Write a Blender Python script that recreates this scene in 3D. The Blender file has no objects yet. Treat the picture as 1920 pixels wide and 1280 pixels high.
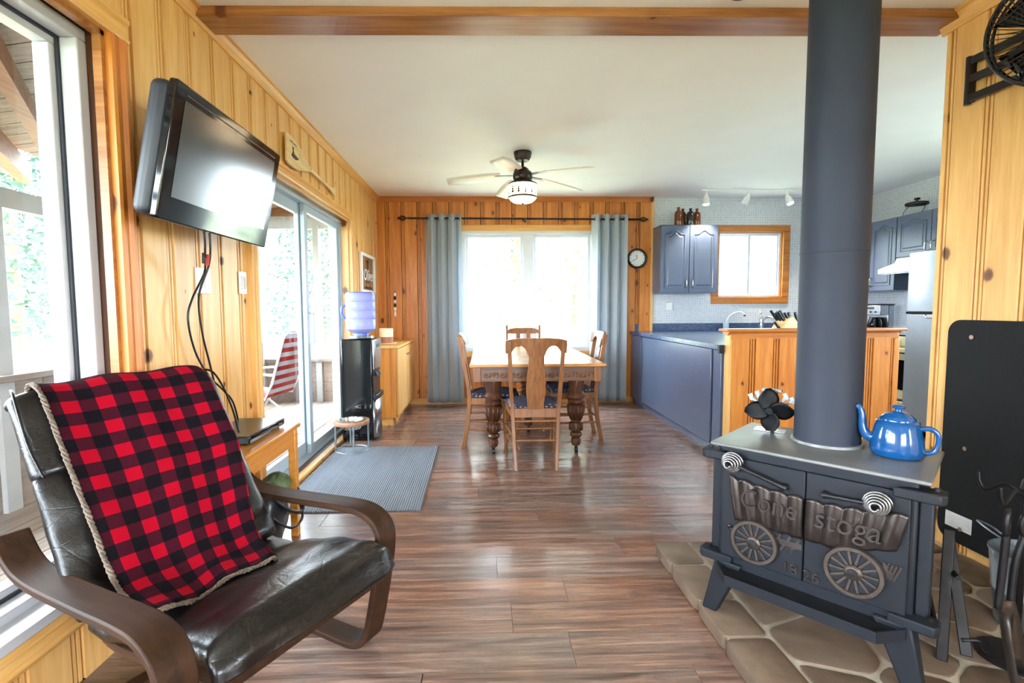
import bpy, math, random
from mathutils import Vector, Matrix
random.seed(7)
S = bpy.context.scene
COL = S.collection
PI = math.pi
R_ = math.radians

# ------------------------------------------------------------------ camera
F_PX, YAW, PITCH, ROLL = 915.0, math.atan(26/915), math.atan(62/915), 0.005
cam_data = bpy.data.cameras.new('camera'); cam = bpy.data.objects.new('camera', cam_data); COL.objects.link(cam)
cam_data.sensor_width = 36.0; cam_data.lens = F_PX/1920*36.0
cam_data.shift_x = 27/1920; cam_data.clip_start = 0.05; cam_data.clip_end = 300
fw = Vector((math.sin(YAW)*math.cos(PITCH), math.cos(YAW)*math.cos(PITCH), -math.sin(PITCH)))
r0 = Vector((math.cos(YAW), -math.sin(YAW), 0)); u0 = r0.cross(fw)
rr = r0*math.cos(ROLL) - u0*math.sin(ROLL); uu = u0*math.cos(ROLL) + r0*math.sin(ROLL)
cam.matrix_world = Matrix(((rr.x, uu.x, -fw.x, 0), (rr.y, uu.y, -fw.y, 0), (rr.z, uu.z, -fw.z, 1.2), (0, 0, 0, 1)))
S.camera = cam

# ------------------------------------------------------------------ light and exposure
S.view_settings.view_transform = 'Standard'; S.view_settings.look = 'None'
S.view_settings.gamma = 1.0; S.view_settings.use_curve_mapping = False
S.view_settings.exposure = 1.15
SKY = 17.0
w = bpy.data.worlds.new('sky'); S.world = w; w.use_nodes = True
bg = w.node_tree.nodes['Background']; bg.inputs[0].default_value = (0.79, 0.905, 1.0, 1); bg.inputs[1].default_value = SKY
cy = S.cycles
cy.use_denoising = True
try: cy.denoiser = 'OPENIMAGEDENOISE'
except Exception: pass
cy.max_bounces = 7; cy.diffuse_bounces = 5; cy.glossy_bounces = 3; cy.transmission_bounces = 4; cy.transparent_max_bounces = 10
cy.use_adaptive_sampling = True; cy.adaptive_threshold = 0.08; cy.adaptive_min_samples = 16
cy.sample_clamp_indirect = 8.0; cy.caustics_reflective = False; cy.caustics_refractive = False

def light(name, kind, loc, energy, color=(1, 1, 1), size=0.1, rot=(0, 0, 0), portal=None, spot=None):
    d = bpy.data.lights.new(name, kind); o = bpy.data.objects.new(name, d); COL.objects.link(o)
    o.location = loc; o.rotation_euler = rot; d.color = color
    if portal:
        d.shape = 'RECTANGLE'; d.size, d.size_y = portal; d.cycles.is_portal = True
    else:
        d.energy = energy
        if kind == 'AREA': d.size = size
        elif kind in ('POINT', 'SPOT'): d.shadow_soft_size = size
        if spot: d.spot_size = spot; d.spot_blend = 0.6
    return o

# room measures (metres); y runs along the room away from the camera
XL, XR, XK, YB, YR, HC = -1.31, 2.25, 4.80, 6.15, -2.6, 2.57
W1 = (-0.9, 1.79, 0.30, 2.16)      # left picture window: y0 y1 z0 z1
D1 = (2.84, 4.83, 0.03, 2.06)      # patio door
W2 = (-0.27, 1.40, 0.66, 2.17)     # dining window: x0 x1 z0 z1
W3 = (2.97, 3.79, 1.325, 2.15)     # kitchen window
W4 = (-0.5, 1.3, 0.6, 2.1)        # added unseen window behind the camera, for fill light
W5 = (-2.0, -0.5, 0.6, 2.15)       # added unseen window in the right wall, fill light for the left wall
W6 = (2.65, 3.80, 0.95, 2.25)       # added unseen window behind the right wall, brightens the kitchen
light('portal', 'AREA', (XL-.20, (W1[0]+W1[1])/2, (W1[2]+W1[3])/2), 0, rot=(0, -PI/2, 0), portal=(W1[3]-W1[2], W1[1]-W1[0]))
light('portal', 'AREA', (XL-.14, (D1[0]+D1[1])/2, (D1[2]+D1[3])/2), 0, rot=(0, -PI/2, 0), portal=(D1[3]-D1[2], D1[1]-D1[0]))
light('portal', 'AREA', ((W2[0]+W2[1])/2, YB+.14, (W2[2]+W2[3])/2), 0, rot=(-PI/2, 0, 0), portal=(W2[1]-W2[0], W2[3]-W2[2]))
light('portal', 'AREA', ((W3[0]+W3[1])/2, YB+.14, (W3[2]+W3[3])/2), 0, rot=(-PI/2, 0, 0), portal=(W3[1]-W3[0], W3[3]-W3[2]))
light('portal', 'AREA', ((W4[0]+W4[1])/2, YR-.14, (W4[2]+W4[3])/2), 0, rot=(PI/2, 0, 0), portal=(W4[1]-W4[0], W4[3]-W4[2]))

light('portal', 'AREA', (XR+.12, (W5[0]+W5[1])/2, (W5[2]+W5[3])/2), 0, rot=(0, PI/2, 0), portal=(W5[3]-W5[2], W5[1]-W5[0]))
light('portal', 'AREA', (XK+.14, (W6[0]+W6[1])/2, (W6[2]+W6[3])/2), 0, rot=(0, PI/2, 0), portal=(W6[3]-W6[2], W6[1]-W6[0]))

# ------------------------------------------------------------------ mesh helpers
def perp(t):
    a = Vector((0, 0, 1)) if abs(t.z) < .9 else Vector((1, 0, 0))
    n = t.cross(a).normalized(); return n, n.cross(t).normalized()

class MB:
    def __init__(s): s.v = []; s.f = []; s.uv = None
    def add(s, vs, fs):
        b = len(s.v); s.v += [Vector(p) for p in vs]; s.f += [tuple(i+b for i in f) for f in fs]; return s
    def box(s, x0, x1, y0, y1, z0, z1):
        return s.add([(x0,y0,z0),(x1,y0,z0),(x1,y1,z0),(x0,y1,z0),(x0,y0,z1),(x1,y0,z1),(x1,y1,z1),(x0,y1,z1)],
                     [(3,2,1,0),(4,5,6,7),(0,1,5,4),(1,2,6,5),(2,3,7,6),(3,0,4,7)])
    def bar(s, a, b, w, h=None, up=(0, 0, 1)):
        """square bar from a to b, w across, h along up"""
        a, b = Vector(a), Vector(b); h = h or w; t = (b-a).normalized(); up = Vector(up)
        x = t.cross(up)
        if x.length < 1e-4: x = t.cross(Vector((1, 0, 0)))
        x.normalize(); y = x.cross(t).normalized(); x *= w/2; y *= h/2
        return s.add([a-x-y, a+x-y, a+x+y, a-x+y, b-x-y, b+x-y, b+x+y, b-x+y],
                     [(3,2,1,0),(4,5,6,7),(0,1,5,4),(1,2,6,5),(2,3,7,6),(3,0,4,7)])
    def tube(s, pts, r, n=8, closed=False, caps=True):
        pts = [Vector(p) for p in pts]; m = len(pts); rs = r if isinstance(r, (list, tuple)) else [r]*m
        vs = []; nrm = None
        for i, p in enumerate(pts):
            if closed: t = (pts[(i+1) % m]-pts[i-1]).normalized()
            else: t = (pts[min(i+1, m-1)]-pts[max(i-1, 0)]).normalized()
            if nrm is None: nrm = perp(t)[0]
            nrm = (nrm-t*nrm.dot(t)).normalized(); bn = t.cross(nrm)
            for k in range(n):
                a = 2*PI*k/n; vs.append(p+(nrm*math.cos(a)+bn*math.sin(a))*rs[i])
        fs = []
        for i in range(m if closed else m-1):
            j = (i+1) % m
            for k in range(n): fs.append((i*n+k, i*n+(k+1) % n, j*n+(k+1) % n, j*n+k))
        if caps and not closed: fs += [tuple(range(n-1, -1, -1)), tuple((m-1)*n+k for k in range(n))]
        return s.add(vs, fs)
    def cyl(s, a, b, r, n=16, r2=None): return s.tube([a, b], [r, r if r2 is None else r2], n)
    def lathe(s, prof, c=(0, 0, 0), n=24, M=None):
        vs = []; fs = []; c = Vector(c)
        for (r, z) in prof:
            for k in range(n):
                a = 2*PI*k/n; p = Vector((r*math.cos(a), r*math.sin(a), z)); vs.append(c+(M @ p if M else p))
        for i in range(len(prof)-1):
            for k in range(n): fs.append((i*n+k, i*n+(k+1) % n, (i+1)*n+(k+1) % n, (i+1)*n+k))
        if prof[0][0] > 1e-5: fs.append(tuple(range(n-1, -1, -1)))
        if prof[-1][0] > 1e-5: fs.append(tuple((len(prof)-1)*n+k for k in range(n)))
        return s.add(vs, fs)
    def prism(s, poly, a, b, plane='xz'):
        """extrude 2-D polygon; plane xz extrudes along y, xy along z, yz along x"""
        def P(u, v, d): return {'xz': (u, d, v), 'xy': (u, v, d), 'yz': (d, u, v)}[plane]
        n = len(poly); vs = [P(u, v, a) for u, v in poly]+[P(u, v, b) for u, v in poly]
        fs = [tuple(range(n)), tuple(range(2*n-1, n-1, -1))]+[(i, n+i, n+(i+1) % n, (i+1) % n) for i in range(n)]
        return s.add(vs, fs)
    def grid(s, fn, nu, nv, closed_u=False):
        vs = [fn(i/(nu if closed_u else nu-1), j/(nv-1)) for j in range(nv) for i in range(nu)]
        fs = []
        for j in range(nv-1):
            for i in range(nu if closed_u else nu-1):
                k = (i+1) % nu; fs.append((j*nu+i, j*nu+k, (j+1)*nu+k, (j+1)*nu+i))
        return s.add(vs, fs)
    def ball(s, c, r, n=12, m=8):
        rx, ry, rz = r if isinstance(r, (tuple, list)) else (r, r, r); c = Vector(c)
        return s.grid(lambda u, v: c+Vector((rx*math.cos(2*PI*u)*math.sin(PI*v), ry*math.sin(2*PI*u)*math.sin(PI*v), -rz*math.cos(PI*v))), n, m, True)
    def xf(s, M, start=0):
        for i in range(start, len(s.v)): s.v[i] = M @ s.v[i]
        return s
    def build(s, name, mat, parent=None, smooth=None, bevel=0, seg=2, subsurf=0, world=False, loc=None, rot=None, solid=0):
        me = bpy.data.meshes.new(name)
        off = parent.location.copy() if (world and parent) else Vector((0, 0, 0))
        me.from_pydata([p-off for p in s.v], [], s.f)
        import bmesh
        bm = bmesh.new(); bm.from_mesh(me); bmesh.ops.recalc_face_normals(bm, faces=bm.faces); bm.to_mesh(me); bm.free()
        if mat: me.materials.append(mat)
        if smooth is not None:
            me.polygons.foreach_set('use_smooth', [True]*len(me.polygons))
            if smooth < 180: me.set_sharp_from_angle(angle=R_(smooth))
        o = bpy.data.objects.new(name, me); COL.objects.link(o)
        if parent: o.parent = parent
        if loc: o.location = loc
        if rot: o.rotation_euler = rot
        if solid:
            md = o.modifiers.new('solid', 'SOLIDIFY'); md.thickness = solid; md.offset = 0
        if bevel:
            md = o.modifiers.new('bevel', 'BEVEL'); md.width = bevel; md.segments = seg; md.limit_method = 'ANGLE'; md.angle_limit = R_(40)
            if smooth is None:
                me.polygons.foreach_set('use_smooth', [True]*len(me.polygons)); me.set_sharp_from_angle(angle=R_(35)); md.harden_normals = False
        if subsurf:
            md = o.modifiers.new('sub', 'SUBSURF'); md.levels = md.render_levels = subsurf
        return o

def tag(o, label, cat, group=None, kind=None):
    if label: o['label'] = label
    if cat: o['category'] = cat
    if group: o['group'] = group
    if kind: o['kind'] = kind
    return o
def thing(name, label, cat, loc=(0, 0, 0), rz=0, group=None):
    o = bpy.data.objects.new(name, None); COL.objects.link(o); o.location = loc; o.rotation_euler = (0, 0, rz); o.empty_display_size = .1
    return tag(o, label, cat, group)
def struct(o): o['kind'] = 'structure'; return o
def copy_tree(o, parent=None):
    c = o.copy(); COL.objects.link(c); c.parent = parent
    for ch in list(o.children): copy_tree(ch, c)
    return c
def arc(cx, cy, r, a0, a1, n):
    return [(cx+r*math.cos(R_(a0+(a1-a0)*i/n)), cy+r*math.sin(R_(a0+(a1-a0)*i/n))) for i in range(n+1)]
def rrect(x0, x1, y0, y1, r, n=5):
    return arc(x1-r, y1-r, r, 0, 90, n)+arc(x0+r, y1-r, r, 90, 180, n)+arc(x0+r, y0+r, r, 180, 270, n)+arc(x1-r, y0+r, r, 270, 360, n)
def smooth_path(pts, n=8):
    """Catmull-Rom through the points"""
    P = [Vector(p) for p in pts]; out = []
    for i in range(len(P)-1):
        a, b, c, d = P[max(i-1, 0)], P[i], P[i+1], P[min(i+2, len(P)-1)]
        for k in range(n):
            t = k/n; out.append(.5*((2*b)+(c-a)*t+(2*a-5*b+4*c-d)*t*t+(3*b-a-3*c+d)*t**3))
    return out+[P[-1]]
def text(name, body, mat, parent, loc, rot, size, extrude=.001, shear=0, align='CENTER', scale=(1, 1, 1)):
    c = bpy.data.curves.new(name, 'FONT'); c.body = body; c.size = size; c.extrude = extrude; c.shear = shear
    c.align_x = align; c.align_y = 'CENTER'; c.materials.append(mat); c.resolution_u = 3
    f = bpy.data.objects.new(name, c); COL.objects.link(f)
    me = bpy.data.meshes.new_from_object(f.evaluated_get(bpy.context.evaluated_depsgraph_get())); me.name = name
    bpy.data.objects.remove(f); bpy.data.curves.remove(c)
    o = bpy.data.objects.new(name, me); COL.objects.link(o); o.parent = parent; o.location = loc; o.rotation_euler = rot; o.scale = scale
    return o
# ------------------------------------------------------------------ materials
def srgb(r, g, b):
    f = lambda c: (c/255/12.92) if c/255 <= .04045 else ((c/255+.055)/1.055)**2.4
    return (f(r), f(g), f(b), 1)
class NT:
    def __init__(s, name):
        s.m = bpy.data.materials.new(name); s.m.use_nodes = True; s.t = s.m.node_tree; s.b = s.t.nodes['Principled BSDF']; s.out = s.t.nodes['Material Output']
    def n(s, typ, **kw):
        x = s.t.nodes.new(typ)
        for k, v in kw.items():
            if k[0] == 'i' and k[1:].isdigit(): x.inputs[int(k[1:])].default_value = v
            else: setattr(x, k, v)
        return x
    def l(s, a, b): s.t.links.new(a, b)
    def coords(s, scale=(1, 1, 1), kind='Object', rand=0.0):
        tc = s.n('ShaderNodeTexCoord'); mp = s.n('ShaderNodeMapping'); mp.inputs['Scale'].default_value = scale
        if rand:
            oi = s.n('ShaderNodeObjectInfo'); ml = s.n('ShaderNodeMath', operation='MULTIPLY', i1=rand); s.l(oi.outputs['Random'], ml.inputs[0])
            ad = s.n('ShaderNodeVectorMath', operation='ADD'); s.l(tc.outputs[kind], ad.inputs[0]); s.l(ml.outputs[0], ad.inputs[1]); s.l(ad.outputs[0], mp.inputs[0])
        else: s.l(tc.outputs[kind], mp.inputs[0])
        return mp.outputs[0]
    def noise(s, vec, scale=5, detail=4, rough=.55, dist=0):
        x = s.n('ShaderNodeTexNoise'); x.inputs['Scale'].default_value = scale; x.inputs['Detail'].default_value = detail; x.inputs['Roughness'].default_value = rough; x.inputs['Distortion'].default_value = dist
        s.l(vec, x.inputs['Vector']); return x.outputs['Fac']
    def ramp(s, fac, stops):
        x = s.n('ShaderNodeValToRGB'); e = x.color_ramp.elements
        while len(e) < len(stops): e.new(.5)
        for i, (p, c) in enumerate(stops): e[i].position = p; e[i].color = c if len(c) == 4 else (*c, 1)
        s.l(fac, x.inputs[0]); return x.outputs[0]
    def mix(s, fac, a, b, blend='MIX'):
        x = s.n('ShaderNodeMix', data_type='RGBA', blend_type=blend)
        for inp, v in ((x.inputs[0], fac), (x.inputs[6], a), (x.inputs[7], b)):
            if hasattr(v, 'is_output'): s.l(v, inp)
            else: inp.default_value = v
        return x.outputs[2]
    def math(s, op, a, b=None, c=None):
        x = s.n('ShaderNodeMath', operation=op)
        for i, v in enumerate((a, b, c)):
            if v is None: continue
            if hasattr(v, 'is_output'): s.l(v, x.inputs[i])
            else: x.inputs[i].default_value = v
        return x.outputs[0]
    def bump(s, h, strength=.2, dist=.01):
        x = s.n('ShaderNodeBump'); x.inputs['Strength'].default_value = strength; x.inputs['Distance'].default_value = dist
        s.l(h, x.inputs['Height']); s.l(x.outputs[0], s.b.inputs['Normal'])
    def set(s, color=None, rough=None, metal=None, **kw):
        for k, v in (('Base Color', color), ('Roughness', rough), ('Metallic', metal)):
            if v is None: continue
            if hasattr(v, 'is_output'): s.l(v, s.b.inputs[k])
            else: s.b.inputs[k].default_value = v
        for k, v in kw.items():
            s.b.inputs[k.replace('_', ' ')].default_value = v
        return s.m

def plain(name, rgb, rough=.5, metal=0, var=.12, scale=12, bump=0, bscale=200, **kw):
    t = NT(name); c = srgb(*rgb); v = t.coords()
    d = tuple(x*(1-var) for x in c[:3])+(1,); u = tuple(min(1, x*(1+var)) for x in c[:3])+(1,)
    col = t.ramp(t.noise(v, scale, 3), [(.3, d), (.7, u)])
    if bump: t.bump(t.noise(v, bscale, 2), bump, .002)
    return t.set(col, rough, metal, **kw)
def emit(name, rgb, strength):
    t = NT(name); return t.set(srgb(*rgb), .5, 0, Emission_Color=srgb(*rgb), Emission_Strength=strength)

def wood(name, light_, dark_, axis='z', rough=.4, knots=0.0, rnd=.5, knotcol=(95, 48, 20), grain=1.0, var=.35, coat=0):
    t = NT(name); k = {'x': (.9, 16, 16), 'y': (16, .9, 16), 'z': (16, 16, .9)}[axis]
    v = t.coords(k, rand=7.3); g = t.noise(v, 1.6*grain, 5, .6, .6); g2 = t.noise(v, 9*grain, 2, .5)
    gg = t.math('ADD', t.math('MULTIPLY', g, .75), t.math('MULTIPLY', g2, .25))
    col = t.ramp(gg, [(.33, srgb(*dark_)), (.62, srgb(*light_))])
    oi = t.n('ShaderNodeObjectInfo'); rv = t.math('MULTIPLY', oi.outputs['Random'], var)
    col = t.mix(rv, col, t.mix(.5, col, srgb(*dark_), 'MULTIPLY'))
    if knots:
        kv = {'x': (3.0, 4.6, 0), 'y': (4.6, 3.0, 0), 'z': (4.6, 0, 3.0)}[axis]
        vv = t.n('ShaderNodeVectorMath', operation='ADD'); wob = t.n('ShaderNodeTexNoise'); wob.inputs['Scale'].default_value = 6
        base = t.coords(kv, rand=11.7); t.l(base, wob.inputs['Vector']); sc = t.n('ShaderNodeVectorMath', operation='SCALE'); sc.inputs['Scale'].default_value = .12
        t.l(wob.outputs['Color'], sc.inputs[0]); t.l(base, vv.inputs[0]); t.l(sc.outputs[0], vv.inputs[1])
        vo = t.n('ShaderNodeTexVoronoi', voronoi_dimensions='2D'); vo.inputs['Scale'].default_value = 1.0; sx_ = t.n('ShaderNodeSeparateXYZ'); t.l(vv.outputs[0], sx_.inputs[0]); cx_ = t.n('ShaderNodeCombineXYZ'); t.l(sx_.outputs[0], cx_.inputs[0]); t.l(sx_.outputs[2 if axis == 'z' else 1], cx_.inputs[1]); t.l(cx_.outputs[0], vo.inputs['Vector'])
        sp = t.n('ShaderNodeSeparateColor'); t.l(vo.outputs['Color'], sp.inputs[0])
        rad = t.math('MULTIPLY', t.math('MAXIMUM', t.math('SUBTRACT', sp.outputs[0], 1-knots), 0.0), .16/max(knots, .01))
        d = t.math('DIVIDE', vo.outputs['Distance'], t.math('ADD', rad, .001))
        m = t.ramp(d, [(.0, (1, 1, 1)), (.62, (.85, .85, .85)), (.8, (.25, .25, .25)), (1.0, (0, 0, 0))])
        halo = t.ramp(t.math('MULTIPLY', d, .4), [(.3, (.5, .5, .5)), (1.0, (0, 0, 0))])
        col = t.mix(halo, col, srgb(*dark_)); col = t.mix(m, col, srgb(*knotcol))
    t.bump(gg, .08, .004)
    return t.set(col, rough, 0, **({'Coat_Weight': coat, 'Coat_Roughness': .15} if coat else {}))

M = {}
M['pine'] = wood('pine', (240, 195, 124), (218, 162, 92), 'z', .36, .5, var=.2)
M['door_vinyl'] = plain('door_vinyl', (176, 192, 204), .35, 0, .02)
M['matt_black'] = plain('matt_black', (9, 10, 13), .5, 0, .1, Specular_IOR_Level=.2)
M['frame_vinyl'] = plain('frame_vinyl', (190, 190, 194), .4, 0, .02)
M['amber_board'] = wood('amber_board', (222, 148, 64), (186, 106, 38), 'z', .36, .6)
M['amber_x'] = wood('amber_trim', (206, 134, 60), (172, 98, 38), 'x', .36, .2)
M['pine_x'] = wood('pine_along_x', (230, 176, 100), (204, 138, 66), 'x', .38, .3)
M['pine_y'] = wood('pine_along_y', (240, 192, 116), (216, 158, 82), 'y', .38, .3)
M['beam'] = wood('beam_wood', (176, 120, 66), (138, 86, 44), 'x', .26, .35)
M['oak'] = wood('oak', (150, 98, 54), (108, 66, 32), 'z', .35, 0, grain=1.6)
M['oak_x'] = wood('oak_along_x', (205, 150, 88), (160, 104, 52), 'x', .22, 0, grain=1.4)
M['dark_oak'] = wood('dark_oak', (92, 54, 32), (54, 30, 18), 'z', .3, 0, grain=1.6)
M['dark_oak_x'] = wood('dark_oak_along_x', (118, 74, 42), (76, 44, 24), 'x', .35, 0, grain=1.6)
M['walnut'] = wood('dark_bentwood', (62, 38, 23), (38, 23, 13), 'x', .6, 0, grain=1.2)
M['walnut'].node_tree.nodes['Principled BSDF'].inputs['Specular IOR Level'].default_value = .2
M['side_pine'] = wood('amber_pine', (222, 156, 66), (188, 118, 40), 'y', .3, .12)
M['pale_wood'] = wood('pale_wood', (238, 212, 156), (214, 178, 116), 'y', .4, 0)
M['porch_wood'] = wood('porch_wood', (150, 100, 66), (112, 66, 42), 'y', .6, .2)
M['porch_plank'] = wood('porch_plank', (150, 122, 106), (104, 78, 68), 'x', .6, .2)
M['deck'] = wood('deck_wood', (160, 146, 134), (130, 114, 102), 'y', .7, 0)

def floor_mat():
    t = NT('laminate'); v = t.coords((1.1, 13, 1), rand=13.1); g = t.noise(v, 1.8, 6, .62, .8); f = t.noise(t.coords((3, 120, 1), rand=5.1), 1.0, 3)
    blot = t.noise(t.coords((2.2, 5, 1), rand=3.7), 1.6, 3, .5, .4)
    gg = t.math('ADD', t.math('MULTIPLY', g, .62), t.math('MULTIPLY', f, .38))
    warm = t.ramp(gg, [(.32, srgb(56, 36, 30)), (.5, srgb(128, 88, 69)), (.66, srgb(182, 134, 106))])
    cool = t.ramp(gg, [(.32, srgb(58, 50, 49)), (.5, srgb(120, 105, 99)), (.66, srgb(164, 148, 140))])
    oi = t.n('ShaderNodeObjectInfo')
    k = t.math('ADD', t.math('MULTIPLY', oi.outputs['Random'], .75), t.math('MULTIPLY', t.math('SUBTRACT', blot, .35), .7))
    col = t.mix(k, warm, cool); t.bump(t.math('ADD', gg, t.math('MULTIPLY', f, .6)), .22, .003)
    return t.set(col, t.ramp(gg, [(.3, (.34, .34, .34)), (.7, (.22, .22, .22))]), 0, Coat_Weight=.5, Coat_Roughness=.17)
M['floor'] = floor_mat()
M['white'] = plain('white_paint', (238, 238, 238), .4, 0, .02)
M['vinyl'] = plain('white_vinyl', (212, 219, 228), .35, 0, .02)
M['gasket'] = plain('black_gasket', (44, 48, 56), .5)
M['ceiling'] = plain('ceiling_paint', (246, 248, 252), .75, 0, .02, 3, .05, 60)
M['black_plastic'] = plain('black_plastic', (26, 28, 34), .3, 0, .1)
M['gloss_black'] = plain('gloss_black', (14, 15, 18), .08, 0, .05)
M['housing'] = plain('tv_housing', (30, 33, 42), .45)
M['screen'] = plain('tv_screen', (40, 42, 40), .16, 0, .02, IOR=1.9)
M['steel'] = plain('stainless', (176, 182, 192), .24, 1.0, .05)
M['chrome'] = plain('chrome', (215, 215, 218), .2, 1.0, .02)
M['galv'] = plain('galvanised', (140, 150, 156), .38, .8, .25, 9)
M['iron'] = plain('black_iron', (36, 35, 38), .42, .5, .25, 30, .2, 90)
M['dark_metal'] = plain('dark_bronze', (62, 54, 50), .35, .6)
M['stove'] = plain('stove_paint', (24, 28, 36), .55, 0, .10, 6, .12, 240, Specular_IOR_Level=.3)
M['stove_top'] = plain('stove_top_metal', (118, 120, 120), .36, .3, .22, 5)
M['relief'] = plain('cast_relief', (60, 53, 51), .3, .7, .25, 40, .15, 120)
M['wheel'] = plain('cast_wheel', (76, 67, 61), .4, .6, .2, 40)
M['pipe'] = plain('pipe_paint', (38, 44, 57), .6, 0, .08, 4, Specular_IOR_Level=.3)
M['leather'] = None
M['blue_cab'] = plain('blue_cabinet_paint', (90, 102, 128), .24, 0, .03)
M['fridge_steel'] = plain('brushed_steel', (186, 196, 208), .3, .3, .04)
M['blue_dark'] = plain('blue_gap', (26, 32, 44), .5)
M['cream'] = plain('cream_enamel', (226, 218, 178), .25)
M['amber'] = plain('amber_glass', (112, 58, 24), .1, 0, .1)
M['black_glass'] = plain('dark_glass', (46, 52, 58), .08)
M['enamel'] = plain('blue_enamel', (8, 72, 128), .14, 0, .22, 160, Coat_Weight=.5)
M['curtain'] = plain('curtain_cloth', (208, 218, 226), .8, 0, .06, 60, .1, 400, Sheen_Weight=.2)
_t = M['curtain'].node_tree; _tr = _t.nodes.new('ShaderNodeBsdfTranslucent'); _tr.inputs[0].default_value = srgb(188, 204, 216); _mx = _t.nodes.new('ShaderNodeMixShader'); _mx.inputs[0].default_value = .4
_t.links.new(_t.nodes['Principled BSDF'].outputs[0], _mx.inputs[1]); _t.links.new(_tr.outputs[0], _mx.inputs[2]); _t.links.new(_mx.outputs[0], _t.nodes['Material Output'].inputs[0])
M['mat'] = None
M['candle'] = plain('candle_wax', (244, 226, 196), .45, 0, .03, Subsurface_Weight=.3)
M['candle_brown'] = plain('candle_wax_brown', (168, 106, 78), .45, 0, .05)
M['paper'] = plain('paper_white', (240, 240, 236), .6, 0, .01)
M['ink'] = plain('black_ink', (28, 26, 26), .6)
M['red_plastic'] = plain('red_plastic', (205, 52, 40), .4)
M['red_paint'] = plain('red_adirondack_paint', (190, 40, 32), .5)
M['camo'] = plain('camouflage_cloth', (86, 104, 70), .8, 0, .6, 22)
M['mortar'] = plain('mortar', (178, 168, 150), .85, 0, .08, 40, .3, 200)
M['tan'] = plain('braided_trim', (100, 86, 73), .85, 0, .35, 120)
M['sticker'] = plain('sticker', (214, 216, 220), .4)
M['navy_print'] = None
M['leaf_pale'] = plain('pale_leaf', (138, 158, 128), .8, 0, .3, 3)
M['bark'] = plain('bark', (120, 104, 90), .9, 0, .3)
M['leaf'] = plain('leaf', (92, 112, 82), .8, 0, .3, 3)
M['leaf2'] = plain('needle_leaf', (80, 106, 94), .8, 0, .3, 3)
M['post_paint'] = plain('post_paint', (176, 176, 172), .5, 0, .04)
M['grass'] = plain('ground_cover', (150, 156, 128), .9, 0, .2, 2)
M['wallpaper'] = None
M['warm_grey'] = plain('warm_grey_plastic', (200, 196, 190), .5)  # light grey of the dimmer parts, outlet lid and print lines
M['lamp_glow'] = emit('lamp_glow', (255, 224, 180), 3.0)
M['coil'] = plain('spring_steel', (150, 150, 150), .32, .9, .05)
M['bulb'] = emit('halogen_glow', (255, 240, 215), 14.0)

t = NT('black_leather'); v = t.coords(); n1 = t.noise(v, 7, 4, .6, .5); n2 = t.noise(v, 160, 2)
vo_ = t.n('ShaderNodeTexVoronoi', feature='DISTANCE_TO_EDGE'); vo_.inputs['Scale'].default_value = 14; wv_ = t.n('ShaderNodeMapping'); wv_.inputs['Scale'].default_value = (1, .45, 1); t.l(v, wv_.inputs[0]); t.l(wv_.outputs[0], vo_.inputs['Vector']); cr_ = t.math('MINIMUM', t.math('MULTIPLY', vo_.outputs['Distance'], 2.0), .07)
t.bump(t.math('ADD', t.math('ADD', n1, cr_), t.math('MULTIPLY', n2, .10)), .4, .012)
M['leather'] = t.set(t.ramp(n1, [(.3, srgb(12, 10, 10)), (.7, srgb(24, 20, 19))]), t.ramp(n1, [(.3, (.26, .26, .26)), (.7, (.40, .40, .40))]), 0)

t = NT('plaid_fleece'); tc = t.n('ShaderNodeTexCoord'); sx = t.n('ShaderNodeSeparateXYZ'); t.l(tc.outputs['UV'], sx.inputs[0])
pu = t.math('GREATER_THAN', t.math('FRACT', t.math('MULTIPLY', sx.outputs[0], .5)), .5)
pv = t.math('GREATER_THAN', t.math('FRACT', t.math('MULTIPLY', sx.outputs[1], .5)), .5)
tw = t.math('GREATER_THAN', t.math('FRACT', t.math('MULTIPLY', t.math('ADD', sx.outputs[0], sx.outputs[1]), 12)), .5)
s_ = t.math('ADD', pu, pv); half = t.mix(tw, srgb(70, 12, 28), srgb(36, 10, 18))
c_ = t.mix(t.math('GREATER_THAN', s_, .5), srgb(16, 11, 16), half); c_ = t.mix(t.math('GREATER_THAN', s_, 1.5), c_, srgb(152, 3, 28))
fz = t.noise(t.coords(), 500, 2); t.bump(fz, .5, .002)
M['plaid'] = t.set(c_, .95, 0, Specular_IOR_Level=.1)

t = NT('ribbed_mat'); v = t.coords(); wv = t.n('ShaderNodeTexWave', bands_direction='X'); wv.inputs['Scale'].default_value = 22; wv.inputs['Distortion'].default_value = .6; wv.inputs['Detail'].default_value = 1; t.l(v, wv.inputs['Vector'])
n1 = t.noise(v, 300, 2); h = t.math('ADD', wv.outputs['Fac'], t.math('MULTIPLY', n1, .6))
t.bump(h, .8, .006); M['mat'] = t.set(t.ramp(h, [(.3, srgb(92, 100, 112)), (1.0, srgb(136, 144, 156))]), .9, 0)

t = NT('navy_print_cloth'); v = t.coords(); vo = t.n('ShaderNodeTexVoronoi'); vo.inputs['Scale'].default_value = 26; vo.inputs['Randomness'].default_value = .25; t.l(v, vo.inputs['Vector'])
M['navy_print'] = t.set(t.ramp(vo.outputs['Distance'], [(.18, srgb(178, 160, 150)), (.30, srgb(40, 42, 62))]), .85, 0)

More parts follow.
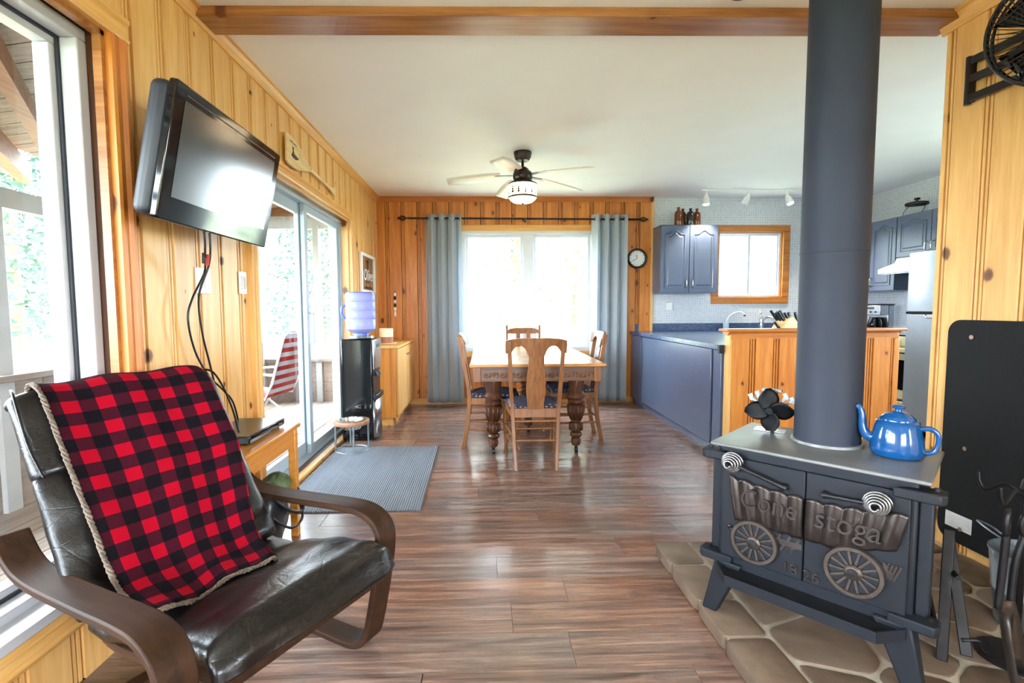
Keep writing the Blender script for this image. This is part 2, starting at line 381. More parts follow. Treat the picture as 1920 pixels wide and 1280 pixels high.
t = NT('woven_wallpaper'); v = t.coords((1, 1, 1)); bk = t.n('ShaderNodeTexBrick'); bk.offset = 0.0; bk.inputs['Scale'].default_value = 1.0
rot = t.n('ShaderNodeMapping'); rot.inputs['Rotation'].default_value = (PI/2, 0, 0); t.l(v, rot.inputs[0])
sv = t.n('ShaderNodeSeparateXYZ'); t.l(v, sv.inputs[0]); cb = t.n('ShaderNodeCombineXYZ'); t.l(t.math('ADD', sv.outputs[0], sv.outputs[1]), cb.inputs[0]); t.l(sv.outputs[2], cb.inputs[1])
t.l(cb.outputs[0], bk.inputs['Vector'])
bk.inputs['Color1'].default_value = srgb(216, 222, 230); bk.inputs['Color2'].default_value = srgb(196, 204, 214); bk.inputs['Mortar'].default_value = srgb(232, 234, 236)
bk.inputs['Brick Width'].default_value = .03; bk.inputs['Row Height'].default_value = .03; bk.inputs['Mortar Size'].default_value = .004; bk.inputs['Bias'].default_value = 0
nz = t.noise(t.coords((60, 60, 8)), 3, 3); col = t.mix(t.math('MULTIPLY', nz, .35), bk.outputs[0], srgb(176, 186, 198))
t.bump(bk.outputs['Fac'], .25, .003); M['wallpaper'] = t.set(col, .7, 0)

t = NT('laminate_counter'); v = t.coords(); n1 = t.noise(v, 120, 3); M['counter'] = t.set(t.ramp(n1, [(.4, srgb(46, 60, 90)), (.6, srgb(92, 112, 150))]), .22, 0)

t = NT('slate_stone'); v = t.coords((1, 1, 1), rand=4.0); n1 = t.noise(v, 5, 6, .6, .3); oi = t.n('ShaderNodeObjectInfo')
col = t.ramp(n1, [(.3, srgb(80, 67, 56)), (.5, srgb(110, 94, 80)), (.72, srgb(134, 116, 100))]); col = t.mix(t.math('MULTIPLY', oi.outputs['Random'], .5), col, srgb(108, 86, 68))
t.bump(n1, .25, .01); M['stone'] = t.set(col, .55, 0)

def glass(name, tint=(1, 1, 1), refl=.08):
    t = NT(name); tr = t.n('ShaderNodeBsdfTransparent'); tr.inputs[0].default_value = (*tint, 1)
    gl = t.n('ShaderNodeBsdfGlossy'); gl.inputs['Roughness'].default_value = .02
    fr = t.n('ShaderNodeFresnel'); fr.inputs[0].default_value = 1.45; mx = t.n('ShaderNodeMixShader')
    gm = t.n('ShaderNodeNewGeometry'); f2 = t.math('MULTIPLY', t.math('MULTIPLY', fr.outputs[0], refl/.04*.5), t.math('SUBTRACT', 1.0, gm.outputs['Backfacing']))
    t.l(f2, mx.inputs[0]); t.l(tr.outputs[0], mx.inputs[1]); t.l(gl.outputs[0], mx.inputs[2]); t.l(mx.outputs[0], t.out.inputs[0]); return t.m
M['glass'] = glass('window_glass')
M['jar_glass'] = glass('jar_glass', (.86, .9, .9), .16)
def tinted(name, rgb, k):
    t = NT(name); tr = t.n('ShaderNodeBsdfTransparent'); tr.inputs[0].default_value = srgb(*rgb); mx = t.n('ShaderNodeMixShader'); mx.inputs[0].default_value = k
    t.set(srgb(*rgb), .12, 0); t.l(tr.outputs[0], mx.inputs[1]); t.l(t.b.outputs[0], mx.inputs[2]); t.l(mx.outputs[0], t.out.inputs[0]); return t.m
M['bottle_blue'] = tinted('blue_bottle', (196, 204, 246), .45)
M['bottle_cap'] = plain('bottle_blue_solid', (86, 110, 206), .25)
M['screen_mesh'] = tinted('insect_screen', (200, 205, 210), .25)
def striped():
    t = NT('striped_webbing'); v = t.coords(); s = t.n('ShaderNodeSeparateXYZ'); t.l(v, s.inputs[0])
    k = t.math('GREATER_THAN', t.math('FRACT', t.math('MULTIPLY', s.outputs[2], 11)), .5)
    return t.set(t.mix(k, srgb(170, 40, 40), srgb(206, 200, 200)), .7, 0)
M['striped'] = striped()
t = NT('floral_cloth'); v = t.coords(); vo = t.n('ShaderNodeTexVoronoi'); vo.inputs['Scale'].default_value = 9; t.l(v, vo.inputs['Vector'])
M['floral'] = t.set(t.ramp(vo.outputs['Distance'], [(.25, srgb(226, 206, 180)), (.4, srgb(186, 52, 56)), (.8, srgb(200, 92, 84))]), .8, 0)
# ------------------------------------------------------------------ setting
T_ = .14
def wall_seg(mb, axis, pos0, pos1, a0, a1, z0, z1, openings):
    """wall slab between pos0..pos1 across, a0..a1 along, holes (a0,a1,z0,z1)"""
    cuts = sorted({a0, a1, *[o[0] for o in openings], *[o[1] for o in openings]})
    for p, q in zip(cuts, cuts[1:]):
        zs = [(z0, z1)]
        for o in openings:
            if o[0] <= p+1e-6 and o[1] >= q-1e-6:
                zs = [s for (b, t_) in zs for s in ((b, min(t_, o[2])), (max(b, o[3]), t_)) if s[1]-s[0] > 1e-4]
        for b, t_ in zs:
            if axis == 'y': mb.box(pos0, pos1, p, q, b, t_)
            else: mb.box(p, q, pos0, pos1, b, t_)
GAP = .007
PROF = [(0, .021), (.008, .021), (.019, .021), (.0195, .002), (.0275, .002), (.028, .021), (.039, .021), (.0395, .002), (.0475, .002), (.0485, .026)]
_bc = {}
def board_mesh(w_, c0, c1, h, mat):
    key = (round(w_, 4), round(c0, 4), round(c1, 4), round(h, 4), mat.name)
    if key in _bc: return _bc[key]
    prof = PROF+[(w_-.003, .026), (w_, .020)]
    def hgt(u):
        for (a, x), (b, y) in zip(prof, prof[1:]):
            if a <= u <= b: return x+(y-x)*(u-a)/max(b-a, 1e-9)
        return .012
    g0 = max(c0, GAP)
    us = [g0]+[u for u, _ in prof if g0+1e-4 < u < c1-1e-4]+[c1]
    poly = [(u-c0, -hgt(u)) for u in us]+[(c1-c0, 0), (g0-c0, 0)]
    mb = MB().prism(poly, 0, h, 'xy'); o = mb.build('board', mat); me = o.data; bpy.data.objects.remove(o)
    _bc[key] = me; return me
def boards(parent, org, rz, length, z0, z1, openings=(), w_=.19, mat=None, start=0.0):
    c, s = math.cos(rz), math.sin(rz); u = -start
    while u < length-1e-4:
        a, b = max(u, 0), min(u+w_, length)
        cuts = sorted({a, b, *[x for o in openings for x in o[:2] if a < x < b]})
        for p, q in zip(cuts, cuts[1:]):
            if q-p < .006 or q-u < GAP+.004: continue
            zs = [(z0, z1)]
            for o in openings:
                if o[0] <= p+1e-6 and o[1] >= q-1e-6: zs = [k for (lo, hi) in zs for k in ((lo, min(hi, o[2])), (max(lo, o[3]), hi)) if k[1]-k[0] > .004]
            for lo, hi in zs:
                ob = bpy.data.objects.new('board', board_mesh(w_, p-u, q-u, hi-lo, mat or M['pine'])); COL.objects.link(ob)
                ob.parent = parent; ob.location = (org[0]+c*p, org[1]+s*p, lo); ob.rotation_euler = (0, 0, rz)
        u += w_

# floor: planks across the room
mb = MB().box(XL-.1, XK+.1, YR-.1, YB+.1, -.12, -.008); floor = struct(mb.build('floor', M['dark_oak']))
rng = random.Random(3); PW = .185; nrow = 0; y = 0.62; pl = {}
def plank_mesh(L):
    L = round(L, 2)
    if L not in pl:
        m = MB(); e = .0007; m.add([(0, 0, -.008), (L, 0, -.008), (L, PW, -.008), (0, PW, -.008), (e*.4, e*.4, -.002), (L-e*.4, e*.4, -.002), (L-e*.4, PW-e*.4, -.002), (e*.4, PW-e*.4, -.002), (e, e, 0), (L-e, e, 0), (L-e, PW-e, 0), (e, PW-e, 0)],
              [(3, 2, 1, 0), (8, 9, 10, 11)]+[(a+k, a+(k+1) % 4, b+(k+1) % 4, b+k) for a, b in ((0, 4), (4, 8)) for k in range(4)])
        o = m.build('plank', M['floor']); pl[L] = o.data; bpy.data.objects.remove(o)
    return pl[L]
while y < YB:
    x = XL-rng.random()*1.2
    while x < XK:
        L = rng.choice((1.22, 1.22, 1.22, .9)); x1 = min(x+L, XK); xa = max(x, XL)
        if x1-xa > .05 and not (y+PW < 2.2 and xa > XR+.1):
            o = bpy.data.objects.new('plank', plank_mesh(x1-xa)); COL.objects.link(o); o.parent = floor; o.location = (xa, y, 0)
        x += L
    y += PW
m = MB(); m.box(XL, XR, YR, .62, -.008, 0); o = m.build('planking_behind', M['floor'], floor); o['kind'] = 'stuff'

mb = MB().box(XL-.2, XK+.2, YR-.2, YB+.2, HC, HC+.12); struct(mb.build('ceiling', M['ceiling']))

# left wall
mb = MB(); ops = [W1, D1]
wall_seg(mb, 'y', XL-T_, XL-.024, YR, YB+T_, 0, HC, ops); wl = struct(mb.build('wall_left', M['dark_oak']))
boards(wl, (XL-.024, YR), PI/2, YB-YR, 0, HC-.02, [(W1[0]-YR, W1[1]-YR, W1[2], W1[3]), (D1[0]-YR, D1[1]-YR, -1, D1[3])], start=.07)
# back wall: pine part + wallpaper part
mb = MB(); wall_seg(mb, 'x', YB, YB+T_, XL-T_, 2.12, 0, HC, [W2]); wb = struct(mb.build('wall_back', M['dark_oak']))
boards(wb, (XL, YB), 0, 2.12-XL, 0, HC-.02, [(W2[0]-XL, W2[1]-XL, W2[2], W2[3])], w_=.195, start=.09, mat=M['amber_board'])
mb = MB(); wall_seg(mb, 'x', YB-.004, YB+T_, 2.12, XK+T_, 0, HC, [W3]); struct(mb.build('wall_kitchen', M['wallpaper']))
mb = MB(); wall_seg(mb, 'y', XK, XK+T_, 2.25, YB, 0, HC, [W6]); struct(mb.build('wall_kitchen_right', M['wallpaper']))
mb = MB().box(XR+.12, XK, 2.25, 2.37, 0, HC); struct(mb.build('wall_kitchen_near', M['wallpaper']))
# right wall with its pine boards and squared end
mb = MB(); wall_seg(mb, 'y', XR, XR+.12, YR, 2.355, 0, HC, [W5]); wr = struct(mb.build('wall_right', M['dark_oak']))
boards(wr, (XR, 2.34), -PI/2, 2.34-YR, 0, HC-.02, [(2.34-W5[1], 2.34-W5[0], W5[2], W5[3])], w_=.19, start=.02)
MB().box(XR-.022, XR+.125, 2.342, 2.364, 0, HC-.055).build('end_board', M['pine'], wr)
# wall behind the camera
mb = MB(); wall_seg(mb, 'x', YR-T_, YR, XL-T_, XR+.2, 0, HC, [W4]); we = struct(mb.build('wall_rear', M['pine']))

# crown moulding and other trims
def crown(name, a, b, inward, mat, h=.06, d=.045):
    a, b = Vector(a), Vector(b); n = Vector(inward); z = HC
    prof = [(0, -h), (.012, -h), (.016, -h*.8), (d*.55, -h*.5), (d*.8, -h*.22), (d, -h*.15), (d, 0), (0, 0)]
    vs = [Vector((p.x, p.y, z+v))+n*u for p in (a, b) for u, v in prof]; k = len(prof)
    fs = [tuple(range(k)), tuple(range(2*k-1, k-1, -1))]+[(i, k+i, k+(i+1) % k, (i+1) % k) for i in range(k)]
    return struct(MB().add(vs, fs).build(name, mat))
crown('trim_1', (XL, YR, 0), (XL, YB, 0), (1, 0, 0), M['pine_y'])
crown('trim_2', (XL, YB-.02, 0), (2.12, YB-.02, 0), (0, -1, 0), M['amber_x'], .06)
crown('trim_3', (XR-.02, YR, 0), (XR-.02, 2.385, 0), (-1, 0, 0), M['pine_y'], .075, .05)
struct(MB().box(2.10, 2.135, YB-.03, YB+.001, 0, HC).build('trim_4', M['pine'])) 
struct(MB().box(XL+.02, 1.86, YB-.036, YB-.02, 0, .07).build('baseboard_back', M['pine_x']))
struct(MB().box(XL, XL+.014, W1[1]+.1, D1[0]-.09, 0, .07).build('baseboard_left', M['pine_y']))
# ceiling beam, its front and underside
bmx = MB(); v0 = [(XL, 2.335, HC-.042), (XR, 2.285, HC-.042), (XR, 2.445, HC-.042), (XL, 2.50, HC-.042)]
bmx.add(v0+[(p[0], p[1], HC) for p in v0], [(3, 2, 1, 0), (4, 5, 6, 7), (0, 1, 5, 4), (1, 2, 6, 5), (2, 3, 7, 6), (3, 0, 4, 7)])
struct(bmx.build('trim_5', M['beam'], bevel=.004))

# ---- windows
def pane_frame(mb, axis, pos, a0, a1, z0, z1, w_, d):
    """rectangular ring of w_ wide members, d deep, on plane pos"""
    def bx(p, q, b, t_):
        mb.box(pos-d/2, pos+d/2, p, q, b, t_) if axis == 'y' else mb.box(p, q, pos-d/2, pos+d/2, b, t_)
    bx(a0, a1, z0, z0+w_); bx(a0, a1, z1-w_, z1); bx(a0, a0+w_, z0+w_, z1-w_); bx(a1-w_, a1, z0+w_, z1-w_)
def glaze(name, axis, pos, a0, a1, z0, z1, parent):
    m = MB()
    m.box(pos-.002, pos+.002, a0, a1, z0, z1) if axis == 'y' else m.box(a0, a1, pos-.002, pos+.002, z0, z1)
    return m.build(name, M['glass'], parent)
def empty(name, loc=(0, 0, 0)):
    o = bpy.data.objects.new(name, None); COL.objects.link(o); o.location = loc; return o
# window_1: picture window at left
w1 = struct(empty('window_1'))
mb = MB(); pane_frame(mb, 'y', XL-.085, *W1, .04, .06); mb.build('window_frame', M['frame_vinyl'], w1, bevel=.004)
mb = MB(); pane_frame(mb, 'y', XL-.152, W1[0]+.03, W1[1]-.03, W1[2]+.03, W1[3]-.03, .04, .055); mb.build('sash', M['frame_vinyl'], w1, bevel=.004)
mb = MB(); pane_frame(mb, 'y', XL-.120, W1[0]+.032, W1[1]-.032, W1[2]+.032, W1[3]-.032, .016, .012); mb.build('gasket', M['gasket'], w1)
glaze('pane', 'y', XL-.165, W1[0]+.06, W1[1]-.06, W1[2]+.06, W1[3]-.06, w1)
mb = MB(); mb.box(XL-.024, XL+.006, W1[1]-.016, W1[1]+.002, W1[2], W1[3]); mb.box(XL-.024, XL+.006, W1[0], W1[1], W1[3]-.016, W1[3]); mb.build('jamb', M['beam'], w1)
MB().box(XL-.07, XL+.03, W1[0]-.08, W1[1]+.0, W1[2]-.02, W1[2]+.012).build('window_sill', M['frame_vinyl'], w1, bevel=.004)
def casing_y(name, parent, y0, y1, z0, z1, vert, mat, x=XL):
    """moulded casing strip on the left wall"""
    if vert:
        w_ = y1-y0; p = [(0, 0), (0, .03), (.012, .034), (.02, .026), (w_-.03, .024), (w_-.02, .036), (w_-.006, .036), (w_, .028), (w_, 0)]
        m = MB().prism([(x+d, y0+u) for u, d in p], z0, z1, 'xy')
    else:
        w_ = z1-z0; p = [(0, 0), (0, .03), (.012, .034), (.02, .026), (w_-.03, .024), (w_-.02, .036), (w_-.006, .036), (w_, .028), (w_, 0)]
        m = MB().prism([(x+d, z0+u) for u, d in p], y0, y1, 'xz')
    return m.build(name, mat, parent)
casing_y('casing', w1, W1[1], W1[1]+.075, W1[2]-.1, W1[3], True, M['amber_board'])
casing_y('casing', w1, W1[0]-.075, W1[1]+.09, W1[3], W1[3]+.09, False, M['pine_y'])
casing_y('casing', w1, W1[0]-.075, W1[1]+.075, W1[2]-.10, W1[2]-.02, False, M['pine_y'])
# door_1: sliding patio door
d1 = struct(empty('door_1'))
mb = MB(); pane_frame(mb, 'y', XL-.12, D1[0], D1[1], D1[2]-.03, D1[3], .04, .11); mb.build('door_frame', M['door_vinyl'], d1, bevel=.003)
mid = 3.93
for (a0, a1, px) in ((D1[0]+.03, mid+.04, XL-.14), (mid-.03, D1[1]-.03, XL-.10)):
    mb = MB(); pane_frame(mb, 'y', px, a0, a1, D1[2]+.02, D1[3]-.03, .09 if px < XL-.12 else .065, .035); s_ = mb.build('sliding_panel', M['door_vinyl'], d1, bevel=.003)
    glaze('pane', 'y', px, a0+.06, a1-.06, D1[2]+.08, D1[3]-.09, s_)
    if px > XL-.12:
        MB().tube([(px+.02, mid+.0, .92), (px+.055, mid+.0, .94), (px+.055, mid+.0, 1.16), (px+.02, mid+.0, 1.18)], .009, 8).build('door_handle', M['door_vinyl'], s_, 60)
mb = MB(); mb.box(XL-.07, XL+.004, D1[1]-.016, D1[1], 0, D1[3]); mb.box(XL-.07, XL+.004, D1[0], D1[0]+.016, 0, D1[3]); mb.box(XL-.07, XL+.004, D1[0], D1[1], D1[3]-.016, D1[3]); mb.build('jamb', M['pine'], d1)
MB().box(XL-.065, XL+.03, D1[0], D1[1], 0, .028).build('threshold', M['pine_y'], d1, bevel=.006)
casing_y('casing', d1, D1[0]-.075, D1[0], 0, D1[3]+.0, True, M['pine']); casing_y('casing', d1, D1[1], D1[1]+.07, 0, D1[3], True, M['pine'])
casing_y('casing', d1, D1[0]-.075, D1[1]+.07, D1[3], D1[3]+.075, False, M['pine_y'])
# window_2: dining window, two panes
w2 = struct(empty('window_2'))
mb = MB(); pane_frame(mb, 'x', YB+.05, *W2, .05, .10); mb.box(.50, .63, YB+.0, YB+.10, W2[2]+.05, W2[3]-.05); mb.build('window_frame', M['vinyl'], w2, bevel=.004)
for a0, a1 in ((W2[0]+.05, .50), (.63, W2[1]-.05)):
    mb = MB(); pane_frame(mb, 'x', YB+.06, a0, a1, W2[2]+.05, W2[3]-.05, .035, .05); s_ = mb.build('sash', M['vinyl'], w2, bevel=.003)
    glaze('pane', 'x', YB+.065, a0+.03, a1-.03, W2[2]+.08, W2[3]-.08, s_)
mb = MB(); pane_frame(mb, 'x', YB-.02, W2[0]-.07, W2[1]+.07, W2[2]-.07, W2[3]+.06, .07, .035); mb.build('casing', M['pine_x'], w2, bevel=.004)
# window_3: kitchen slider with pine casing
w3 = struct(empty('window_3'))
mb = MB(); pane_frame(mb, 'x', YB+.05, *W3, .03, .07); mb.build('window_frame', M['vinyl'], w3, bevel=.003)
for a0, a1, py in ((W3[0]+.02, 3.40, YB+.075), (3.37, W3[1]-.02, YB+.045)):
    mb = MB(); pane_frame(mb, 'x', py, a0, a1, W3[2]+.02, W3[3]-.02, .028, .025); s_ = mb.build('sash', M['vinyl'], w3, bevel=.002)
    glaze('pane', 'x', py, a0+.02, a1-.02, W3[2]+.04, W3[3]-.04, s_)
mb = MB(); pane_frame(mb, 'x', YB-.014, W3[0]-.085, W3[1]+.085, W3[2]-.08, W3[3]+.08, .085, .032); mb.build('casing', M['amber_x'], w3, bevel=.005)
mb = MB(); pane_frame(mb, 'x', YB+.012, W3[0]-.002, W3[1]+.002, W3[2]-.002, W3[3]+.002, .014, .03); mb.build('jamb', M['amber_x'], w3)
# added rear window, out of view, lets in fill light
w4 = struct(empty('fill_window_rear'))
mb = MB(); pane_frame(mb, 'x', YR-.07, *W4, .06, .10); mb.box(.46, .54, YR-.12, YR-.02, W4[2]+.06, W4[3]-.06); mb.build('window_frame', M['vinyl'], w4)
glaze('pane', 'x', YR-.08, W4[0]+.05, W4[1]-.05, W4[2]+.05, W4[3]-.05, w4)

for nm, px, ww in (('fill_window_right', XR+.07, W5), ('fill_window_kitchen', XK+.07, W6)):  # both windows are added out of view to bring in fill light
    wx = struct(empty(nm)); mb = MB(); pane_frame(mb, 'y', px, *ww, .06, .10); mb.build('window_frame', M['vinyl'], wx); glaze('pane', 'y', px, ww[0]+.05, ww[1]-.05, ww[2]+.05, ww[3]-.05, wx)

# ------------------------------------------------------------------ outdoors
struct(MB().box(-60, 60, -60, 80, -.30, -.20).build('ground', M['grass']))
PX0, PX1, PYE = -2.96, XL-T_, 6.62
pf = struct(MB().box(PX0, PX1, -2.6, PYE, -.18, -.06).build('porch_floor', M['deck']))
for i in range(11): MB().box(0, .132, 0, PYE+2.6, 0, .022).build('deck_plank', M['deck'], pf, loc=(PX0+i*.138, -2.6, -.06))
pr = struct(empty('porch_roof')); RX0 = -3.5
def roof_z(x): return 2.70-(PX1-x)*.14
for i in range(58):                       # ceiling boards run outwards from the house
    ya = -2.6+i*.16; m = MB()
    m.add([(PX1, ya, roof_z(PX1)), (RX0, ya, roof_z(RX0)), (RX0, ya+.152, roof_z(RX0)), (PX1, ya+.152, roof_z(PX1)), (PX1, ya, roof_z(PX1)+.02), (RX0, ya, roof_z(RX0)+.02), (RX0, ya+.152, roof_z(RX0)+.02), (PX1, ya+.152, roof_z(PX1)+.02)],
          [(0, 1, 2, 3), (7, 6, 5, 4), (0, 4, 5, 1), (1, 5, 6, 2), (2, 6, 7, 3), (3, 7, 4, 0)]); m.build('roof_board', M['porch_plank'], pr)
m = MB(); m.add([(PX1, -2.7, roof_z(PX1)+.03), (RX0, -2.7, roof_z(RX0)+.03), (RX0, 6.7, roof_z(RX0)+.03), (PX1, 6.7, roof_z(PX1)+.03)], [(0, 1, 2, 3)]); m.build('roof_deck', M['bark'], pr, solid=.01)
for a, b in (((-1.75, 1.52, 2.58), (-3.3, 3.93, 2.42)), ((-2.35, 2.0, 2.37), (-3.62, 4.05, 2.28)), ((-1.5, -.6, 2.58), (-3.3, 2.2, 2.42)), ((-1.5, 3.6, 2.58), (-3.3, 6.4, 2.42))):
    MB().bar(a, b, .08, .15).build('rafter', M['porch_wood'], pr)
MB().box(PX0-.06, PX0+.06, 4.3, PYE, 2.05, 2.28).build('roof_beam', M['porch_wood'], pr)
MB().box(PX0-.2, PX1, PYE-.06, PYE+.02, 2.42, 2.72).build('gable_beam', M['porch_wood'], pr)
MB().box(PX0-.2, PX1, PYE-.03, PYE+.01, 2.26, 2.42).build('gable_band', M['post_paint'], pr)
pw = struct(empty('porch_wall'))
for yy in (-2.2, -.3, 1.5, 3.04, 4.7, 6.55): MB().box(PX0-.05, PX0+.05, yy-.05, yy+.05, -.04, 2.47).build('post', M['post_paint'], pw, bevel=.005)
for xx in (PX0+.75, ): MB().box(xx-.04, xx+.04, PYE-.05, PYE+.05, -.04, 2.3).build('post', M['post_paint'], pw, bevel=.005)
MB().box(PX0-.08, PX0+.10, -2.6, PYE, .77, .81).build('rail_cap', M['deck'], pw, bevel=.004)
MB().box(PX0-.05, PX1, PYE-.09, PYE+.06, .50, .54).build('rail_cap', M['deck'], pw, bevel=.004)
MB().box(PX0-.04, PX0+.04, -2.6, PYE, 1.83, 1.95).build('rail', M['post_paint'], pw)
for i in range(31): MB().box(PX0-.02, PX0+.02, 0, .285, -.04, .77).build('wall_panel', M['deck'], pw, loc=(0, -2.6+i*.296, 0))
for i in range(4): MB().box(PX0, PX1, PYE-.02, PYE+.02, 0, .130).build('wall_panel', M['deck'], pw, loc=(0, 0, -.04+i*.135))

def tree(x, y, h, r, conifer, label, seed):
    rg = random.Random(seed); t = thing('tree', label, 'tree', (x, y, -.21), 0, 'trees beyond the windows')
    MB().tube([(0, 0, 0), (rg.uniform(-.1, .1), 0, h*.5), (0, rg.uniform(-.1, .1), h*.97)], [h*.022, h*.015, .01], 7).build('trunk', M['bark'], t, 60)
    m = MB()
    for i in range(3600):
        if conifer:
            f = rg.random()**.8; zz = h*(.10+.9*(1-f)); rad = r*f*math.sqrt(rg.random())+.05
        else:
            f = rg.random(); zz = h*(.18+.82*f); rad = r*math.sqrt(rg.random())*math.sin(PI*min(1, .15+.85*f))**.6
        a = rg.random()*2*PI; c = Vector((rad*math.cos(a), rad*math.sin(a), zz+rg.uniform(-.15, .15)))
        d1_ = Vector((rg.uniform(-1, 1), rg.uniform(-1, 1), rg.uniform(-1, .4))).normalized()*rg.uniform(.06, .15); d2_ = d1_.cross(Vector((rg.uniform(-1, 1), rg.uniform(-1, 1), rg.uniform(-1, 1)))).normalized()*.04
        m.add([c-d1_-d2_*.3, c-d1_*.2+d2_, c+d1_, c-d1_*.2-d2_], [(0, 1, 2, 3)])
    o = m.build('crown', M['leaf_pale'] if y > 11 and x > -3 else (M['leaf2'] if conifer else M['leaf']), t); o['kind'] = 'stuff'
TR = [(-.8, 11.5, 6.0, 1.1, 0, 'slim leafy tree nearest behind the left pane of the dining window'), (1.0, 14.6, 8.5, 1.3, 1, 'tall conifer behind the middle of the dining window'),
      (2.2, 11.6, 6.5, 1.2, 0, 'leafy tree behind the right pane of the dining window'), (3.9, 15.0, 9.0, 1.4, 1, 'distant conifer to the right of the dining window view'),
      (5.6, 12.0, 7.0, 1.4, 0, 'leafy tree seen through the kitchen window left half'), (8.0, 14.6, 8.5, 1.6, 1, 'conifer seen through the kitchen window right half'),
      (-2.6, 16.0, 9.0, 1.6, 1, 'tall conifer beyond the porch gable, left of the dining window'),
      (-7.9, 5.2, 7.5, 1.3, 0, 'leafy tree beyond the porch seen through the fixed patio door pane'), (-7.0, 9.9, 9.0, 1.5, 1, 'conifer beyond the porch seen through the patio door right pane'),
      (-4.2, 12.6, 8.0, 1.4, 1, 'conifer past the porch end seen between the patio door stiles'),
      (-9.9, 10.6, 8.5, 1.4, 1, 'blue green conifer beyond the porch seen through the left picture window'), (-12.6, 12.9, 9.5, 1.3, 1, 'slender farther conifer behind the porch post in the picture window'),
      (-13.5, .2, 9.0, 1.5, 0, 'broad leafy tree at the far left edge of the picture window')]
for i, (a, b, c, d, e, f) in enumerate(TR): tree(a, b, c, d, e, f, i+40)

# folding lawn chair with striped webbing, on the porch behind the patio door
def lawn_chair(label, loc, rz, cloth, cat='chair'):
    t = thing('lawn_chair', label, cat, loc, rz)
    m = MB()
    for s in (-.25, .25):
        m.tube([(.26, s, 0), (-.02, s, .40), (-.10, s, .52)], .012, 6); m.tube([(-.28, s, 0), (.24, s, .40)], .012, 6)
        m.tube([(.24, s, .40), (-.20, s, .36), (-.28, s, .52), (-.42, s, .98)], .012, 6); m.tube([(-.29, s, .60), (.02, s, .62), (.22, s, .60), (.24, s, .40)], .014, 6)
    m.tube([(-.42, -.25, .98), (-.44, -.18, 1.02), (-.44, .18, 1.02), (-.42, .25, .98)], .012, 6); m.tube([(.24, -.25, .40), (.24, .25, .40)], .012, 6)
    m.build('frame', M['white'], t, 60)
    p = [(.23, .405), (.05, .385), (-.19, .372), (-.23, .42), (-.28, .54), (-.36, .80), (-.425, 1.0)]
    pp = [Vector((a, 0, b)) for a, b in p]; sp = smooth_path(pp, 4)
    m = MB().grid(lambda u, v: Vector((sp[int(round(v*(len(sp)-1)))].x, -.235+.47*u, sp[int(round(v*(len(sp)-1)))].z)), 2, len(sp)); m.build('webbing', cloth, t, 180, solid=.012)
    return t
lawn_chair('red and white striped folding chair on the porch behind the patio door', (-2.3, 5.05, -.038), R_(172), M['striped'])
lawn_chair('red floral cushioned chair beyond the porch wall outside the picture window', (-3.62, 4.25, -.02), R_(20), M['floral'])
def adirondack(label, loc, rz):
    t = thing('adirondack_chair', label, 'chair', loc, rz, 'red chairs on the lawn')
    for i, y0 in enumerate((-.24, -.12, 0, .12, .24)):
        MB().bar((-.12, y0, .26), (-.42-.02*abs(i-2), y0*1.25, 1.02-.05*abs(i-2)), .105, .02, up=(1, 0, .4)).build('back_slat', M['red_paint'], t)
    for i in range(5): MB().bar((.42-i*.11, -.28, .38-i*.028), (.42-i*.11, .28, .38-i*.028), .095, .02).build('seat_slat', M['red_paint'], t)
    for s in (-.33, .33):
        MB().bar((.48, s, .57), (-.34, s, .55), .13, .022).build('armrest', M['red_paint'], t); MB().bar((.38, s, 0), (.38, s, .56), .09, .025, up=(1, 0, 0)).build('leg', M['red_paint'], t)
        MB().bar((.42, s*.9, .36), (-.52, s*.9, .04), .025, .11).build('side_rail', M['red_paint'], t)
adirondack('red slatted garden chair on the lawn left of the porch post', (-7.6, 7.4, -.20), R_(-60))
adirondack('red slatted garden chair on the lawn right of the porch post', (-6.6, 7.4, -.20), R_(-50))
# ------------------------------------------------------------------ armchair with bentwood frame
def loft(path, half, thick, n=20, taper=.04, ex=3.2, puff=None):
    """cushion: closed superellipse section swept along a path of (x,z); half width over y"""
    pts = smooth_path([Vector((a, 0, b)) for a, b in path], 6); m = MB(); k = len(pts)
    def fn(u, v):
        i = min(int(round(v*(k-1))), k-1); p = pts[i]; t = (pts[min(i+1, k-1)]-pts[max(i-1, 0)]).normalized(); nn = Vector((-t.z, 0, t.x))
        e = min(v, 1-v); sc = (1-(1-min(e/taper, 1))**2)**.5 if e < taper else 1; sc = max(sc, .02)
        a = 2*PI*u; c, s = math.cos(a), math.sin(a); h = half(v) if callable(half) else half; th = thick(v) if callable(thick) else thick
        yy = math.copysign(abs(c)**(2/ex), c)*(h-th*.3*(1-sc)); d = math.copysign(abs(s)**(2/2.4), s)*th/2*sc
        q = p+Vector((0, yy, 0))+nn*d
        if puff: q = q+nn*puff(u, v, yy, s)*sc
        return q
    m.grid(fn, n, k, True)
    m.f.append(tuple(range(len(m.v)-n, len(m.v)))); m.f.append(tuple(range(n-1, -1, -1)))
    return m
AC = thing('armchair', 'black leather armchair with dark bentwood frame below the wall television', 'armchair', (-.45, 1.28, 0), R_(-30.0))
def wr(u, v, y, s): return .006*math.sin(9*y+14*v)+.005*math.sin(23*y-11*v+1)+.004*math.sin(40*v+6*y)+(.004*math.sin(55*y+9*v) if v > .75 else 0)
loft([(-.60, .335), (-.45, .345), (-.25, .385), (-.08, .425), (-.01, .415), (.012, .375)], .292, .085, 40, .05, 5, wr).build('seat_cushion', M['leather'], AC, 180, subsurf=1)
BK = [(-.52, .37), (-.60, .47), (-.68, .60), (-.765, .74)]
YO = -.03
def yshift(m):
    for p in m.v: p.y += YO
    return m
